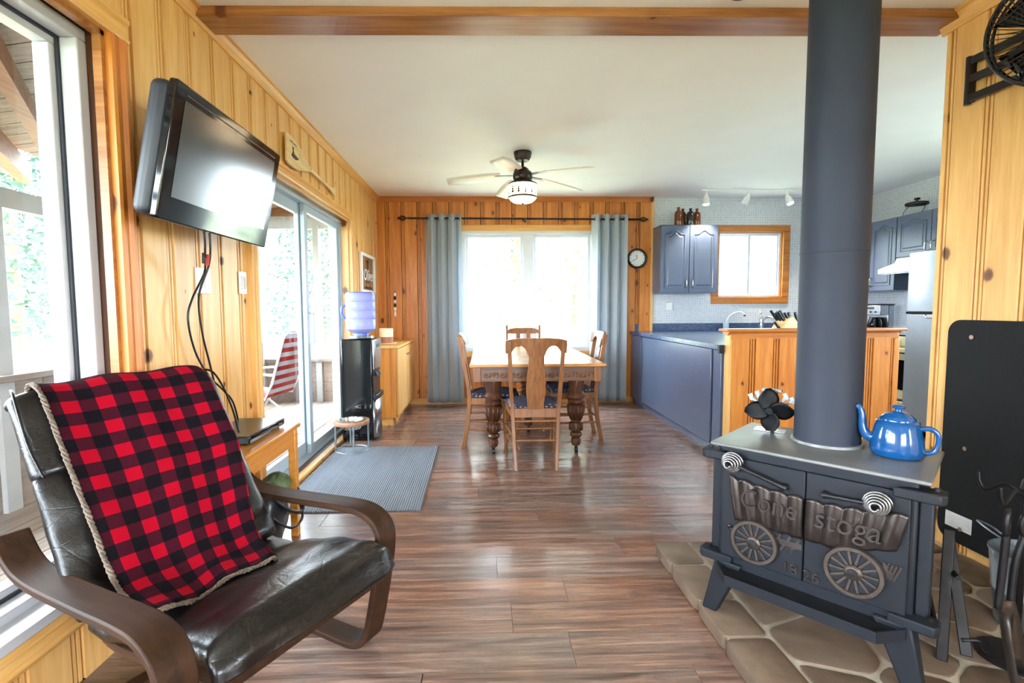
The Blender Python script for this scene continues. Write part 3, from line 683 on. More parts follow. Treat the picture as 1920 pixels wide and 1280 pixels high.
yshift(loft(BK, .30, .085, 40, .05, 5, lambda u, v, y, s: wr(u, v*.6, y, s)*.7)).build('back_cushion', M['leather'], AC, 180, subsurf=1)
hc = yshift(loft([(-.745, .71), (-.805, .80), (-.855, .885), (-.89, .925), (-.915, .91)], .30, lambda v: .11-.03*v, 40, .06, 5)).build('headrest_cushion', M['leather'], AC, 180, subsurf=1)
for s in (-1, 1):
    MB().tube(smooth_path([(-.705, s*.287+YO, .735), (-.755, s*.298+YO, .815), (-.81, s*.298+YO, .90), (-.86, s*.292+YO, .955), (-.905, s*.283+YO, .966)], 5), .004, 6).build('piping', M['leather'], hc, 180)
for s in (-1, 1):    # arm, front leg and floor runner: one bent strip each side
    path = [(-.88, .56), (-.80, .50), (-.68, .478), (-.42, .492), (-.23, .507), (-.13, .505), (-.065, .47), (-.05, .40), (-.075, .25), (-.11, .10), (-.135, .045), (-.19, .016), (-.32, .012), (-.72, .012)]; path = [(a-.025*s, b) for a, b in path]
    pts = smooth_path([Vector((a, 0, b)) for a, b in path], 5); th = .022; wd = .085; yc = s*.352; m = MB(); k = len(pts); sec = []
    for i, p in enumerate(pts):
        t = (pts[min(i+1, k-1)]-pts[max(i-1, 0)]).normalized(); nn = Vector((-t.z, 0, t.x))*th/2
        m.v += [p+nn+Vector((0, yc-wd/2, 0)), p+nn+Vector((0, yc+wd/2, 0)), p-nn+Vector((0, yc+wd/2, 0)), p-nn+Vector((0, yc-wd/2, 0))]
    for i in range(k-1):
        for j in range(4): m.f.append((i*4+j, i*4+(j+1) % 4, i*4+4+(j+1) % 4, i*4+4+j))
    m.f += [(0, 1, 2, 3), ((k-1)*4+3, (k-1)*4+2, (k-1)*4+1, (k-1)*4)]
    m.build('side_frame', M['walnut'], AC, 40, bevel=.005)
    # seat-and-back rail behind the cushions
    path = [(-.05, .33), (-.25, .315), (-.50, .285), (-.60, .33), (-.70, .50), (-.84, .74), (-.91, .86)]
    m = MB(); pts = smooth_path([Vector((a, 0, b)) for a, b in path], 5); k = len(pts)
    for i, p in enumerate(pts):
        t = (pts[min(i+1, k-1)]-pts[max(i-1, 0)]).normalized(); nn = Vector((-t.z, 0, t.x))*.012
        m.v += [p+nn+Vector((0, s*.24-.025, 0)), p+nn+Vector((0, s*.24+.025, 0)), p-nn+Vector((0, s*.24+.025, 0)), p-nn+Vector((0, s*.24-.025, 0))]
    for i in range(k-1):
        for j in range(4): m.f.append((i*4+j, i*4+(j+1) % 4, i*4+4+(j+1) % 4, i*4+4+j))
    m.f += [(0, 1, 2, 3), ((k-1)*4+3, (k-1)*4+2, (k-1)*4+1, (k-1)*4)]
    m.build('seat_rail', M['walnut'], AC, 40)
MB().bar((-.09, -.345, .30), (-.09, .345, .30), .022, .05).build('cross_rail', M['walnut'], AC)
MB().bar((-.66, -.345, .03), (-.66, .345, .03), .05, .022).build('cross_rail', M['walnut'], AC)
for i in range(4): MB().bar((-.70-.068*i, -.24, .48+.115*i), (-.70-.068*i, .24, .48+.115*i), .012, .05, up=(-.5, 0, 1)).build('back_slat', M['walnut'], AC)

# plaid blanket over the back
BL = thing('blanket', 'red and black buffalo plaid blanket draped over the armchair back', 'blanket', (-.45, 1.28, 0), R_(-30.0))
bp = [(-.30, .432), (-.36, .436), (-.43, .455), (-.50, .505), (-.575, .60), (-.65, .70), (-.72, .80), (-.785, .895), (-.835, .955), (-.885, .978), (-.925, .968), (-.955, .925), (-.965, .86), (-.955, .78), (-.945, .70)]
bpts = smooth_path([Vector((a, 0, b)) for a, b in bp], 7); acc = [0]
for a, b in zip(bpts, bpts[1:]): acc.append(acc[-1]+(b-a).length)
def bl_pt(u, v):
    s = v*acc[-1]; i = max(j for j in range(len(acc)) if acc[j] <= s+1e-9); i = min(i, len(bpts)-2); f = (s-acc[i])/(acc[i+1]-acc[i])
    p = bpts[i].lerp(bpts[i+1], f); t = (bpts[i+1]-bpts[i]).normalized(); n = Vector((t.z, 0, -t.x))
    y0 = -.272+.012*v+.004*math.sin(7*v); y1 = .085+.145*min(1, v/.42)**.85+.003*math.sin(9*v)
    yy = y0+(y1-y0)*u
    off = .006*math.sin(5*u+6*v)*(.4+v*.3)+.005*math.sin(13*u+4*v)+.014*max(0, 1-v*9)*math.sin(7*u+1)
    edge = max(0, abs(u-.5)*2-.93)/.07; off -= .02*edge**2 if u > .5 else 0
    q = p+n*off; q.y = yy
    if v < .06: q += Vector((.012*math.sin(8*u), 0, -.006*math.sin(8*u)))
    return q
NU, NV = 40, 90
m = MB().grid(bl_pt, NU, NV); o = m.build('cloth', M['plaid'], BL, 180, solid=.012, subsurf=1)
uvl = o.data.uv_layers.new(name='UVMap')
wid = .47
for poly in o.data.polygons:
    for li in poly.loop_indices:
        vi = o.data.loops[li].vertex_index; uvl.data[li].uv = ((vi % NU)/(NU-1)*wid/.0425+.3, (vi//NU)/(NV-1)*acc[-1]/.0425+.55)
def braid(pts, name='braided_edge'):
    pts = [Vector(p) for p in pts]; m = MB()
    for ph in (0, 2*PI/3, 4*PI/3):
        q = []
        for i, p in enumerate(pts): q.append(p+Vector((.003*math.sin(i*1.1+ph), .004*math.cos(i*1.1+ph), .003*math.sin(i*.55+ph))))
        m.tube(q, .0042, 5)
    m.build(name, M['tan'], BL, 180)
braid([bl_pt(0, .03+.75*i/110)+Vector((.004, -.003, .004)) for i in range(111)])
braid([bl_pt(i/70, 0.0)+Vector((.006, 0, -.004)) for i in range(71)])
m = MB().grid(lambda u, v: bl_pt(.45+.5*u, .04)+Vector((.02+.05*v, 0, -.022-.012*v)), 14, 4); o = m.build('under_fold', M['plaid'], BL, 180, solid=.01)
uvl = o.data.uv_layers.new(name='UVMap')
for poly in o.data.polygons:
    for li in poly.loop_indices:
        vi = o.data.loops[li].vertex_index; uvl.data[li].uv = ((vi % 14)/13*5+.4, (vi//14)/3*1.2+.2)

# ------------------------------------------------------------------ side table, player, bag
ST = thing('side_table', 'amber pine side table standing behind the armchair', 'table', (-1.135, 2.30, 0))
MB().box(-.155, .155, -.30, .30, .578, .60).build('tabletop', M['side_pine'], ST, bevel=.006)
for sx in (-1, 1):
    for sy in (-1, 1): MB().box(sx*.125-.019, sx*.125+.019, sy*.262-.019, sy*.262+.019, 0, .578).build('leg', M['oak'] if 0 else M['side_pine'], ST, bevel=.003)
    MB().box(sx*.128-.009, sx*.128+.009, -.245, .245, .49, .578).build('apron', M['side_pine'], ST)
for sy in (-1, 1): MB().box(-.108, .108, sy*.268-.009, sy*.268+.009, .49, .578).build('apron', M['side_pine'], ST)
DV = thing('disc_player', 'slim black disc player on the pine side table', 'disc player', (-1.15, 2.33, .60))
MB().box(-.11, .115, -.19, .19, .008, .043).build('case', M['black_plastic'], DV, bevel=.004)
MB().box(.115, .119, -.185, .185, .010, .041).build('front_panel', M['gloss_black'], DV, bevel=.002)
for i in range(3): MB().cyl((.118, .12+i*.022, .027), (.122, .12+i*.022, .027), .006, 10).build('button', M['steel'], DV)
MB().box(.118, .1195, -.10, .06, .022, .030).build('disc_slot', M['black_plastic'], DV)
for sx in (-.09, .09):
    for sy in (-.16, .16): MB().cyl((sx, sy, 0), (sx, sy, .009), .012, 10).build('foot', M['black_plastic'], DV)

BG = thing('bag', 'green camouflage bag with black straps under the side table', 'bag', (-1.09, 2.38, 0))
rg = random.Random(5)
m = MB().ball((0, 0, .17), (.10, .16, .17), 22, 14); m.v = [p+Vector((rg.uniform(-.012, .012), rg.uniform(-.015, .015), rg.uniform(-.012, .012))) for p in m.v]
m.build('body', M['black_plastic'], BG, 180, subsurf=1)
m = MB().ball((.01, .12, .30), (.07, .09, .06), 16, 10); m.v = [p+Vector((rg.uniform(-.014, .014), rg.uniform(-.014, .014), rg.uniform(-.014, .014))) for p in m.v]
m.build('flap', M['camo'], BG, 180, subsurf=1)
MB().tube(smooth_path([(.06, -.06, .30), (.12, .02, .20), (.15, .10, .17), (.11, .17, .24), (.05, .18, .31)], 6), .009, 6).build('strap', M['black_plastic'], BG, 180)
MB().tube(smooth_path([(.05, -.10, .24), (.13, -.02, .13), (.15, .09, .13), (.12, .15, .19)], 6), .007, 6).build('strap', M['black_plastic'], BG, 180)

# ------------------------------------------------------------------ television
TV = thing('television', 'flat screen television on a tilting bracket on the left pine wall', 'television', (-1.075, 2.125, 1.745))
TV.rotation_euler = (0, R_(11.5), 0)
W_, H_ = .83, .47
m = MB().prism(rrect(-W_/2, W_/2, -H_/2, H_/2, .012), -.012, .016, 'yz'); m.build('bezel', M['gloss_black'], TV, bevel=.006)
m = MB().box(.013, .0175, -W_/2+.055, W_/2-.055, -H_/2+.085, H_/2-.052); m.build('screen', M['screen'], TV)
m = MB().prism(rrect(-W_/2+.004, W_/2-.004, -H_/2+.004, H_/2-.004, .03), -.085, -.012, 'yz'); m.build('housing', M['housing'], TV, bevel=.03, seg=5)
m = MB().prism(rrect(-W_/2+.10, W_/2-.10, -H_/2+.07, H_/2-.07, .03), -.125, -.08, 'yz'); m.build('rear_hump', M['housing'], TV, bevel=.02, seg=3)
MB().box(.016, .018, -W_/2+.06, W_/2-.06, H_/2-.035, H_/2-.031).build('speaker_slot', M['black_plastic'], TV)
m = MB().bar((-.12, -.10, 0), (-.215, -.10, .02), .05, .20); m.bar((-.12, .10, 0), (-.215, .10, .02), .05, .20); m.build('bracket', M['black_plastic'], TV)
for i, pts in enumerate(([(-1.185, 2.12, 1.62), (-1.18, 2.13, 1.50), (-1.20, 2.16, 1.42), (-1.24, 2.22, 1.36), (-1.255, 2.15, 1.25), (-1.26, 2.12, 1.16), (-1.26, 2.16, 1.02), (-1.25, 2.24, .90), (-1.25, 2.35, .82), (-1.255, 2.45, .74), (-1.255, 2.50, .62)],
                         [(-1.185, 2.16, 1.62), (-1.18, 2.17, 1.50), (-1.20, 2.19, 1.40), (-1.25, 2.19, 1.26), (-1.26, 2.22, 1.10), (-1.26, 2.27, .95), (-1.26, 2.31, .82), (-1.26, 2.32, .70), (-1.255, 2.32, .61)])):
    t = thing('cable', ('black cable with the wider loop hanging below the television', 'straighter black cable with red plug hanging below the television')[i], 'cable', pts[0])
    MB().tube(smooth_path(pts, 6), .0045, 6).build('cord', M['black_plastic'], t, 180, world=True)
    if i:
        MB().cyl((-1.195, 2.175, 1.44), (-1.205, 2.18, 1.395), .009, 8).build('plug', M['red_plastic'], t, 60, world=True)
        MB().cyl((-1.20, 2.155, 1.445), (-1.205, 2.16, 1.40), .008, 8).build('plug', M['black_plastic'], t, 60, world=True)
# wall plates
t = thing('light_switch', 'white double rocker switch plate on pine wall under the television', 'light switch', (XL+.002, 2.325, 1.335))
MB().prism(rrect(-.060, .060, -.060, .060, .006), 0, .007, 'yz').build('plate', M['white'], t, bevel=.002)
for s in (-.026, .026):
    MB().box(.006, .013, s-.017, s+.017, -.034, .034).build('rocker', M['paper'], t, bevel=.002)
    for zz in (-.048, .048): MB().cyl((.006, s, zz), (.009, s, zz), .003, 8).build('screw', M['steel'], t)
t = thing('dimmer_switch', 'white slider dimmer plate beside the patio door casing', 'light switch', (XL+.002, 2.70, 1.345))
MB().prism(rrect(-.04, .04, -.060, .060, .006), 0, .007, 'yz').build('plate', M['white'], t, bevel=.002)
MB().box(.006, .009, -.020, -.010, -.036, .036).build('slider_slot', M['warm_grey'], t); MB().box(.006, .012, .006, .018, -.034, .034).build('rocker', M['warm_grey'], t, bevel=.002)
MB().box(.008, .014, -.022, -.008, -.03, -.018).build('slider', M['paper'], t)

# paddle
t = thing('paddle', 'pale wooden canoe paddle hung above the patio door', 'paddle', (XL+.028, 3.30, 2.26), 0); t.rotation_euler = (R_(-3), 0, 0)
bl = [(0, .085), (.02, .10), (.10, .10), (.22, .085), (.32, .055), (.42, .022), (.47, .016)]
m = MB(); pts = [(y, z) for y, z in bl]+[(y, -z) for y, z in reversed(bl)]; m.prism([(y, z) for y, z in pts], -.008, .008, 'yz'); m.build('blade', M['pale_wood'], t, bevel=.004)
m = MB().tube([(0, .44, 0), (0, .90, 0)], [.014, .013], 10); m.build('shaft', M['pale_wood'], t, 60)
m = MB().prism([(.88, .013), (.95, .016), (1.0, .034), (1.03, .034), (1.035, -.034), (1.0, -.034), (.95, -.016), (.88, -.013)], -.012, .012, 'yz'); m.build('grip', M['pale_wood'], t, bevel=.006)
lo = [(.07, -.028), (.10, -.038), (.15, -.036), (.19, -.022), (.205, -.004), (.185, -.010), (.15, -.006), (.12, -.004), (.112, .016), (.118, .030), (.108, .038), (.096, .034), (.080, .030), (.094, .024), (.098, .008), (.088, -.010)]
MB().prism(lo, .008, .0092, 'yz').build('printed_mark', M['dark_metal'], t)
for i in range(6): MB().prism([(.215+.012*i, .018-.007*i), (.222+.012*i, .034-.010*i), (.224+.012*i, .034-.010*i), (.218+.012*i, .017-.007*i)], .008, .0092, 'yz').build('printed_mark', M['dark_metal'], t)
for i in range(4): MB().bar((.0085, .05+.03*i, .062+.004*(i % 2)), (.0085, .072+.03*i, .060), .002, .006, up=(0, 0, 1)).build('printed_mark', M['dark_metal'], t)
# framed sign
t = thing('picture_frame', 'white framed glass sign with script lettering on the wall above the sideboard', 'picture', (XL+.02, 5.54, 1.59))
YS, ZS = .32, .215
m = MB(); pane_frame(m, 'y', 0, -YS, YS, -ZS, ZS, .035, .03); m.build('frame', M['white'], t, bevel=.003)
MB().box(-.003, .001, -YS+.03, YS-.03, -ZS+.03, ZS-.03).build('pane', M['jar_glass'], t)
RT = (PI/2, 0, PI/2)
text('letter', 'I', M['ink'], t, (.004, -.03, .02), RT, .34, .001, scale=(1.3, 1, 1)); 
MB().box(.002, .005, -.09, .03, .128, .14).build('serif', M['ink'], t); MB().box(.002, .005, -.09, .03, -.10, -.088).build('serif', M['ink'], t)
text('lettering', 'Oliver', M['white'], t, (.007, 0, -.02), RT, .18, .001, .35, scale=(1, 1, 1))
for i in range(9): MB().box(.002, .005, -.16+i*.036, -.135+i*.036, -.165, -.145).build('printed_mark', M['dark_metal'], t)
# ------------------------------------------------------------------ water dispenser, bowl stand, mat
WD = thing('water_dispenser', 'black and silver water dispenser beside the patio door', 'water dispenser', (-1.135, 4.55, 0)); WD.scale = (1, 1, .945)
m = MB().box(-.15, .13, -.155, .155, .015, .985); m.build('cabinet', M['gloss_black'], WD, bevel=.012, seg=3)
MB().box(.13, .152, -.15, .15, .69, .98).build('control_panel', M['steel'], WD, bevel=.008)
MB().box(.128, .136, -.14, .14, .44, .69).build('tap_recess', M['black_plastic'], WD)
MB().box(.13, .165, -.15, .15, .40, .45).build('drip_tray', M['black_plastic'], WD, bevel=.006)
m = MB().grid(lambda u, v: Vector((.13+.035*math.sin(PI*u)**.5 if 0 < u < 1 else .13, -.15+.30*u, .03+.37*v)), 14, 2); m.build('lower_door', M['steel'], WD, 60, solid=.006)
for s in (-.05, .05):
    MB().cyl((.14, s, .66), (.155, s, .62), .014, 10).build('tap', M['black_plastic'], WD, 60)
MB().box(.15, .154, -.06, .06, .90, .93).build('indicator_strip', M['black_plastic'], WD)
MB().lathe([(.10, .985), (.115, .99), (.11, 1.01), (.085, 1.015)], (0, 0, 0), 24).build('bottle_collar', M['steel'], WD, 50)
for sx in (-.12, .10):
    for sy in (-.12, .12): MB().cyl((sx, sy, 0), (sx, sy, .02), .018, 10).build('foot', M['black_plastic'], WD)
MB().box(-.02, .03, -.1575, -.154, .20, .225).build('handle_clip', M['chrome'], WD)
WB = thing('water_bottle', 'blue tinted water jug upside down on the dispenser', 'water bottle', (-1.135, 4.55, .932))
pr_ = [(.03, 0), (.055, .01), (.06, .045), (.10, .062), (.132, .085), (.136, .11), (.136, .17), (.130, .178), (.136, .186), (.136, .245), (.130, .253), (.136, .261), (.136, .33), (.130, .338), (.136, .346), (.136, .39), (.128, .412), (.10, .42), (0, .42)]
MB().lathe(pr_, (0, 0, 0), 32).build('jug', M['bottle_blue'], WB, 45)
MB().lathe([(.04, .004), (.068, .006), (.068, .045), (.05, .05)], (0, 0, 0), 24).build('cap', M['bottle_cap'], WB, 45)
MB().lathe([(.12, .40), (.129, .402), (.126, .416), (.1, .424), (0, .424)], (0, 0, 0), 32).build('base_rim', M['bottle_cap'], WB, 45)
MB().tube(smooth_path([(-.128, -.04, .30), (-.155, -.05, .28), (-.158, -.05, .22), (-.130, -.04, .18)], 5), .012, 8).build('handle', M['bottle_cap'], WB, 180)

BS = thing('bowl_stand', 'round wooden topped pet bowl stand with grey metal legs', 'pet bowl stand', (-1.125, 4.12, 0))
m = MB().lathe([(.10, .232), (.145, .232), (.147, .236), (.147, .258), (.145, .262), (.10, .262), (.10, .232)], (0, 0, 0), 40); m.build('ring_top', wood('stand_wood', (196, 150, 116), (150, 104, 76), 'x', .4), BS, 40)
MB().tube([(.135*math.cos(2*PI*i/32), .135*math.sin(2*PI*i/32), .008) for i in range(32)], .008, 8, True).build('base_ring', M['galv'], BS, 180)
for i in range(4):
    a = R_(20+90*i); MB().bar((.135*math.cos(a), .135*math.sin(a), .01), (.135*math.cos(a), .135*math.sin(a), .235), .014, .014).build('leg', M['galv'], BS)
PB = thing('pet_bowl', 'stainless steel pet bowl set in the round stand', 'bowl', (-1.125, 4.12, .19))
MB().lathe([(0, .0), (.075, .0), (.092, .03), (.098, .073), (.112, .0765), (.112, .08), (.095, .079), (.088, .035), (.07, .008), (0, .006)], (0, 0, 0), 36).build('bowl', M['chrome'], PB, 60)

m = MB().prism(rrect(-.43, .43, -.675, .675, .02), 0, .010, 'xy')
MT = m.build('door_mat', M['mat'], bevel=.003, loc=(-.82, 3.515, .0)); tag(MT, 'grey ribbed door mat on the floor in front of the patio door', 'mat'); MT.rotation_euler = (0, 0, R_(.6))

# ------------------------------------------------------------------ sideboard against the back wall
SB = thing('sideboard', 'low knotty pine sideboard with two doors in the corner', 'sideboard', (-1.09, 5.54, 0))
MB().box(-.195, .15, -.54, .555, 0, .085).build('plinth', M['pine_y'], SB)
MB().box(-.195, .20, -.585, .565, .085, .80).build('carcass', M['amber_board'], SB, bevel=.003)
MB().box(-.198, .225, -.60, .568, .80, .826).build('top', M['pine_y'], SB, bevel=.004)
for y0, y1, hy in ((-.57, -.02, -.06), (.0, .55, .04)):
    d = MB().box(.20, .218, y0, y1, .11, .79).build('door', M['pine'], SB, bevel=.003); MB().lathe([(.005, 0), (.006, .012), (.014, .018), (.012, .026), (0, .028)], (.218, hy, .70), 12, Matrix.Rotation(PI/2, 3, 'Y')).build('knob', M['steel'], d, 50)
t = thing('candle', 'cream and brown pillar candle on the sideboard', 'candle', (-1.05, 5.28, .842))
MB().lathe([(0, 0), (.072, 0), (.074, .06)], (0, 0, 0), 28).build('lower_wax', M['candle_brown'], t, 50); MB().lathe([(.074, .06), (.074, .145), (.068, .15), (.05, .14), (0, .138)], (0, 0, 0), 28).build('upper_wax', M['candle'], t, 50)
MB().cyl((0, 0, .138), (.002, 0, .158), .002, 6).build('wick', M['ink'], t)
t = MB().lathe([(0, 0), (.10, 0), (.112, .006), (.112, .016), (.10, .010), (0, .010)], (0, 0, 0), 36).build('candle_tray', M['pale_wood'], None, 40, loc=(-1.05, 5.28, .826)); tag(t, 'round wooden tray under the pillar candle', 'tray')
t = thing('wall_ornament', 'small hanging wall ornament above the candle', 'ornament', (-1.10, YB-.028, 1.20))
m = MB()
for i in range(5): MB().lathe([(0, 0), (.012, .003), (.018, .02), (.012, .037), (0, .04)], (0, 0, -.02+i*.045), 12).build('bead', M['ink'] if i % 2 else M['paper'], t, 50)
MB().cyl((0, 0, -.04), (0, 0, .23), .003, 6).build('cord', M['dark_metal'], t); MB().lathe([(0, -.10), (.010, -.09), (.014, -.06), (.006, -.02), (0, -.02)], (0, 0, 0), 12).build('tassel', M['paper'], t, 50)

# ------------------------------------------------------------------ dining table with five turned legs
DT = thing('dining_table', 'oak extension dining table with carved apron and turned legs', 'table', (.43, 4.70, 0))
TZ = .76; a, b = .545, .88
m = MB().prism([(-a, -b), (a, -b), (a, b), (-a, b)], TZ-.026, TZ, 'xy'); m.build('tabletop', M['oak_x'], DT, bevel=.009, seg=3)
A_, B_ = .485, .80
for sy in (-1, 1):
    MB().box(-A_+.03, A_-.03, sy*B_-.012, sy*B_+.012, TZ-.145, TZ-.026).build('apron', M['dark_oak_x'], DT)
for sx in (-1, 1):
    MB().box(sx*A_-.012, sx*A_+.012, -B_+.03, B_-.03, TZ-.145, TZ-.026).build('apron', M['dark_oak_x'], DT)
    for sy in (-1, 1): MB().box(sx*A_-.03, sx*A_+.03, sy*B_-.03, sy*B_+.03, TZ-.15, TZ-.026).build('corner_block', M['oak'], DT, bevel=.004)
# carved scroll band on the near apron
m = MB()
for i in range(14):
    xc = -A_+.075+i*.064; fl = 1 if i % 2 else -1
    pts = [(xc+(.026-.0016*k)*math.cos(k*.5)*1.05, -B_-.013, TZ-.096+fl*(.024-.0015*k)*math.sin(k*.5)) for k in range(14)]
    m.tube(pts, .0045, 5); m.ball((xc, -B_-.012, TZ-.096), (.008, .006, .008), 8, 6); m.tube([(xc+.028, -B_-.013, TZ-.118), (xc+.034, -B_-.014, TZ-.096), (xc+.028, -B_-.013, TZ-.074)], .004, 5)
m.build('carving', M['dark_oak_x'], DT, 180)
m = MB(); m.box(-A_+.03, A_-.03, -B_-.018, -B_-.010, TZ-.062, TZ-.052); m.box(-A_+.03, A_-.03, -B_-.018, -B_-.010, TZ-.145, TZ-.135); m.build('moulding', M['dark_oak_x'], DT)
LEG = [(.020, .055), (.030, .062), (.036, .085), (.034, .115), (.026, .125), (.040, .135), (.046, .150), (.040, .165), (.028, .172), (.044, .185), (.048, .22), (.046, .25), (.034, .26), (.036, .275), (.058, .34), (.062, .375), (.066, .40), (.050, .41), (.060, .422), (.062, .44), (.050, .452), (.064, .465), (.066, .485), (.056, .505), (.050, .515), (.054, .545), (.060, .575), (.062, .612), (.0, .614)]
for lx, ly in ((-.355, -.72), (.335, -.70), (-.355, .72), (.335, .72), (0, 0)):
    lg = thing('leg', None, None, (lx, ly, 0)); lg.parent = DT
    lo = MB().lathe([(r*1.13, z) for r, z in LEG], (0, 0, 0), 22).build('turned_post', M['dark_oak'], lg, 35)
    m = MB()
    for k in range(12):
        an = 2*PI*k/12; c, s = math.cos(an), math.sin(an); m.tube([(.042*c, .042*s, .275), (.066*c, .066*s, .34), (.073*c, .073*s, .395)], .008, 5); m.tube([(.052*c, .052*s, .188), (.055*c, .055*s, .22), (.052*c, .052*s, .248)], .007, 5)
    m.build('reeding', M['dark_oak'], lg, 180)
    m = MB().cyl((-.012, -.014, .025), (.012, -.014, .025), .025, 16); m.bar((0, 0, .06), (0, -.010, .022), .012); m.build('caster', M['iron'], lg, 40)
MB().box(-.06, .06, -.72, .72, TZ-.15, TZ-.12).build('centre_rail', M['dark_oak_x'], DT)

# ------------------------------------------------------------------ dining chairs
def dining_chair(label, loc, rz, ladder=False):
    t = thing('dining_chair', label, 'chair', loc, rz, 'oak dining chairs'); O = M['oak']
    def post(s):
        return [(s*.150, -.265, 0), (s*.162, -.225, .20), (s*.170, -.205, .42), (s*.180, -.215, .55), (s*.190, -.25, .75), (s*.196, -.285, 1.0 if ladder else .965)]
    for s in (-1, 1):
        pts = smooth_path([Vector(p) for p in post(s)], 4); m = MB(); k = len(pts)
        for p in pts: m.v += [p+Vector((x_, y_, 0)) for x_, y_ in ((-.014, -.018), (.014, -.018), (.014, .018), (-.014, .018))]
        for i in range(k-1):
            for j in range(4): m.f.append((i*4+j, i*4+(j+1) % 4, i*4+4+(j+1) % 4, i*4+4+j))
        m.f += [(0, 1, 2, 3), ((k-1)*4+3, (k-1)*4+2, (k-1)*4+1, (k-1)*4)]
        m.build('rear_leg', O, t, 40, bevel=.004)
        pts = smooth_path([Vector((s*.205, .20, .42)), Vector((s*.208, .205, .25)), Vector((s*.20, .195, .10)), Vector((s*.205, .215, .0))], 4)
        m = MB().tube(pts, [.020-.007*i/(len(pts)-1) if i < len(pts)-3 else .014+.003*(i-len(pts)+3) for i in range(len(pts))], 8); m.build('front_leg', O, t, 50)
        MB().bar((s*.172, -.20, .42), (s*.205, .205, .42), .02, .065).build('seat_rail', O, t, bevel=.003)
        MB().tube([(s*.165, -.215, .24), (s*.206, .20, .24)], .009, 8).build('stretcher', O, t, 60); MB().tube([(s*.165, -.22, .17), (s*.204, .20, .17)], .009, 8).build('stretcher', O, t, 60)
    MB().bar((-.172, -.205, .42), (.172, -.205, .42), .02, .07).build('seat_rail', O, t, bevel=.003); MB().bar((-.205, .205, .42), (.205, .205, .42), .02, .065).build('seat_rail', O, t, bevel=.003)
    MB().tube([(-.162, -.222, .215), (.162, -.222, .215)], .010, 8).build('stretcher', O, t, 60); MB().tube([(-.165, -.215, .36), (.165, -.215, .36)], .009, 8).build('stretcher', O, t, 60)
    MB().tube([(-.204, .20, .20), (.204, .20, .20)], .010, 8).build('stretcher', O, t, 60)
    def sfn(u, v):
        h = .172+.035*v+.02; x_ = (u*2-1); y_ = v*2-1
        return Vector((h*x_, -.185+.40*v, .452+.040*(1-abs(x_)**3.2)*(1-abs(y_)**3.2)))
    m = MB().grid(sfn, 14, 12); m.build('seat_pad', M['navy_print'], t, 180, solid=.014)
    def bend(x, z): return -.215-.20*max(0, z-.45)**1.1*.95+.035*(x/.23)**2*min(1, max(0, z-.45)/.4)
    def panel(poly, name, th=.018, fwd=.012):
        """flat outline (x,z) bent to the back's curve: fan of quads between mirrored pairs"""
        m = MB(); n = len(poly); cols = []
        for (z, x0, x1) in poly:
            cols.append([(x0+(x1-x0)*i/6, z) for i in range(7)])
        for sgn in (0, 1):
            for row in cols:
                for (x, z) in row: m.v.append(Vector((x, bend(x, z)+fwd-(th if sgn else 0), z)))
        L = len(cols); q = lambda s_, j, i: s_*L*7+j*7+i
        for j in range(L-1):
            for i in range(6):
                m.f.append((q(0, j, i), q(0, j, i+1), q(0, j+1, i+1), q(0, j+1, i))); m.f.append((q(1, j, i+1), q(1, j, i), q(1, j+1, i), q(1, j+1, i+1)))
            m.f.append((q(0, j, 0), q(0, j+1, 0), q(1, j+1, 0), q(1, j, 0))); m.f.append((q(0, j+1, 6), q(0, j, 6), q(1, j, 6), q(1, j+1, 6)))
        for i in range(6):
            m.f.append((q(0, 0, i+1), q(0, 0, i), q(1, 0, i), q(1, 0, i+1))); m.f.append((q(0, L-1, i), q(0, L-1, i+1), q(1, L-1, i+1), q(1, L-1, i)))
        m.build(name, O, t, 40)
    if ladder:
        panel([(.90, -.19, .19), (.93, -.19, .19), (.955, -.17, .17), (.965, -.10, .10)], 'crest_rail'); panel([(.60, -.18, .18), (.64, -.18, .18)], 'back_slat')
        for xx in (-.06, .06): panel([(.46, xx-.025, xx+.025), (.62, xx-.025, xx+.025), (.91, xx-.025, xx+.025)], 'splat')
    else:
        panel([(.45, -.062, .062), (.50, -.062, .062), (.58, -.072, .072), (.68, -.070, .070), (.78, -.058, .058), (.86, -.056, .056), (.905, -.065, .065)], 'splat')
        # crest with two arches cut from its lower edge
        m = MB(); ys = lambda x, z: bend(x, z)+.02
        N = 36; top = []; bot = []
        for i in range(N+1):
            x = -.225+.45*i/N; ax = abs(x); zt = .985-.02*(ax/.225)**4
            if ax < .062: zb = .84
            elif ax < .185: zb = .855+.075*math.sin(PI*(ax-.062)/(.185-.062))**.55
            else: zb = .872+.0*(ax-.185)
            top.append((x, zt)); bot.append((x, zb))
        for off in (0, -.026):
            for (x, z) in bot: m.v.append(Vector((x, ys(x, z)+off, z)))
            for (x, z) in top: m.v.append(Vector((x, ys(x, z)+off, z)))
        K = N+1
        for i in range(N):
            m.f += [(i, i+1, K+i+1, K+i), (2*K+i+1, 2*K+i, 3*K+i, 3*K+i+1), (K+i, K+i+1, 3*K+i+1, 3*K+i), (i+1, i, 2*K+i, 2*K+i+1)]
        m.f += [(0, K, 3*K, 2*K), (K-1, 2*K-1, 4*K-1, 3*K-1)]
        m.build('crest_rail', O, t, 40, bevel=.003)
    return t
dining_chair('oak dining chair with its back to the camera at the near table end', (.382, 3.80, 0), 0)
dining_chair('oak dining chair on the left of the table, facing right', (.08, 4.28, 0), -PI/2)
dining_chair('oak dining chair on the right of the table, partly behind it', (.80, 4.50, 0), PI/2)
dining_chair('oak dining chair at the far table end in front of the window', (.47, 5.52, 0), PI, True)

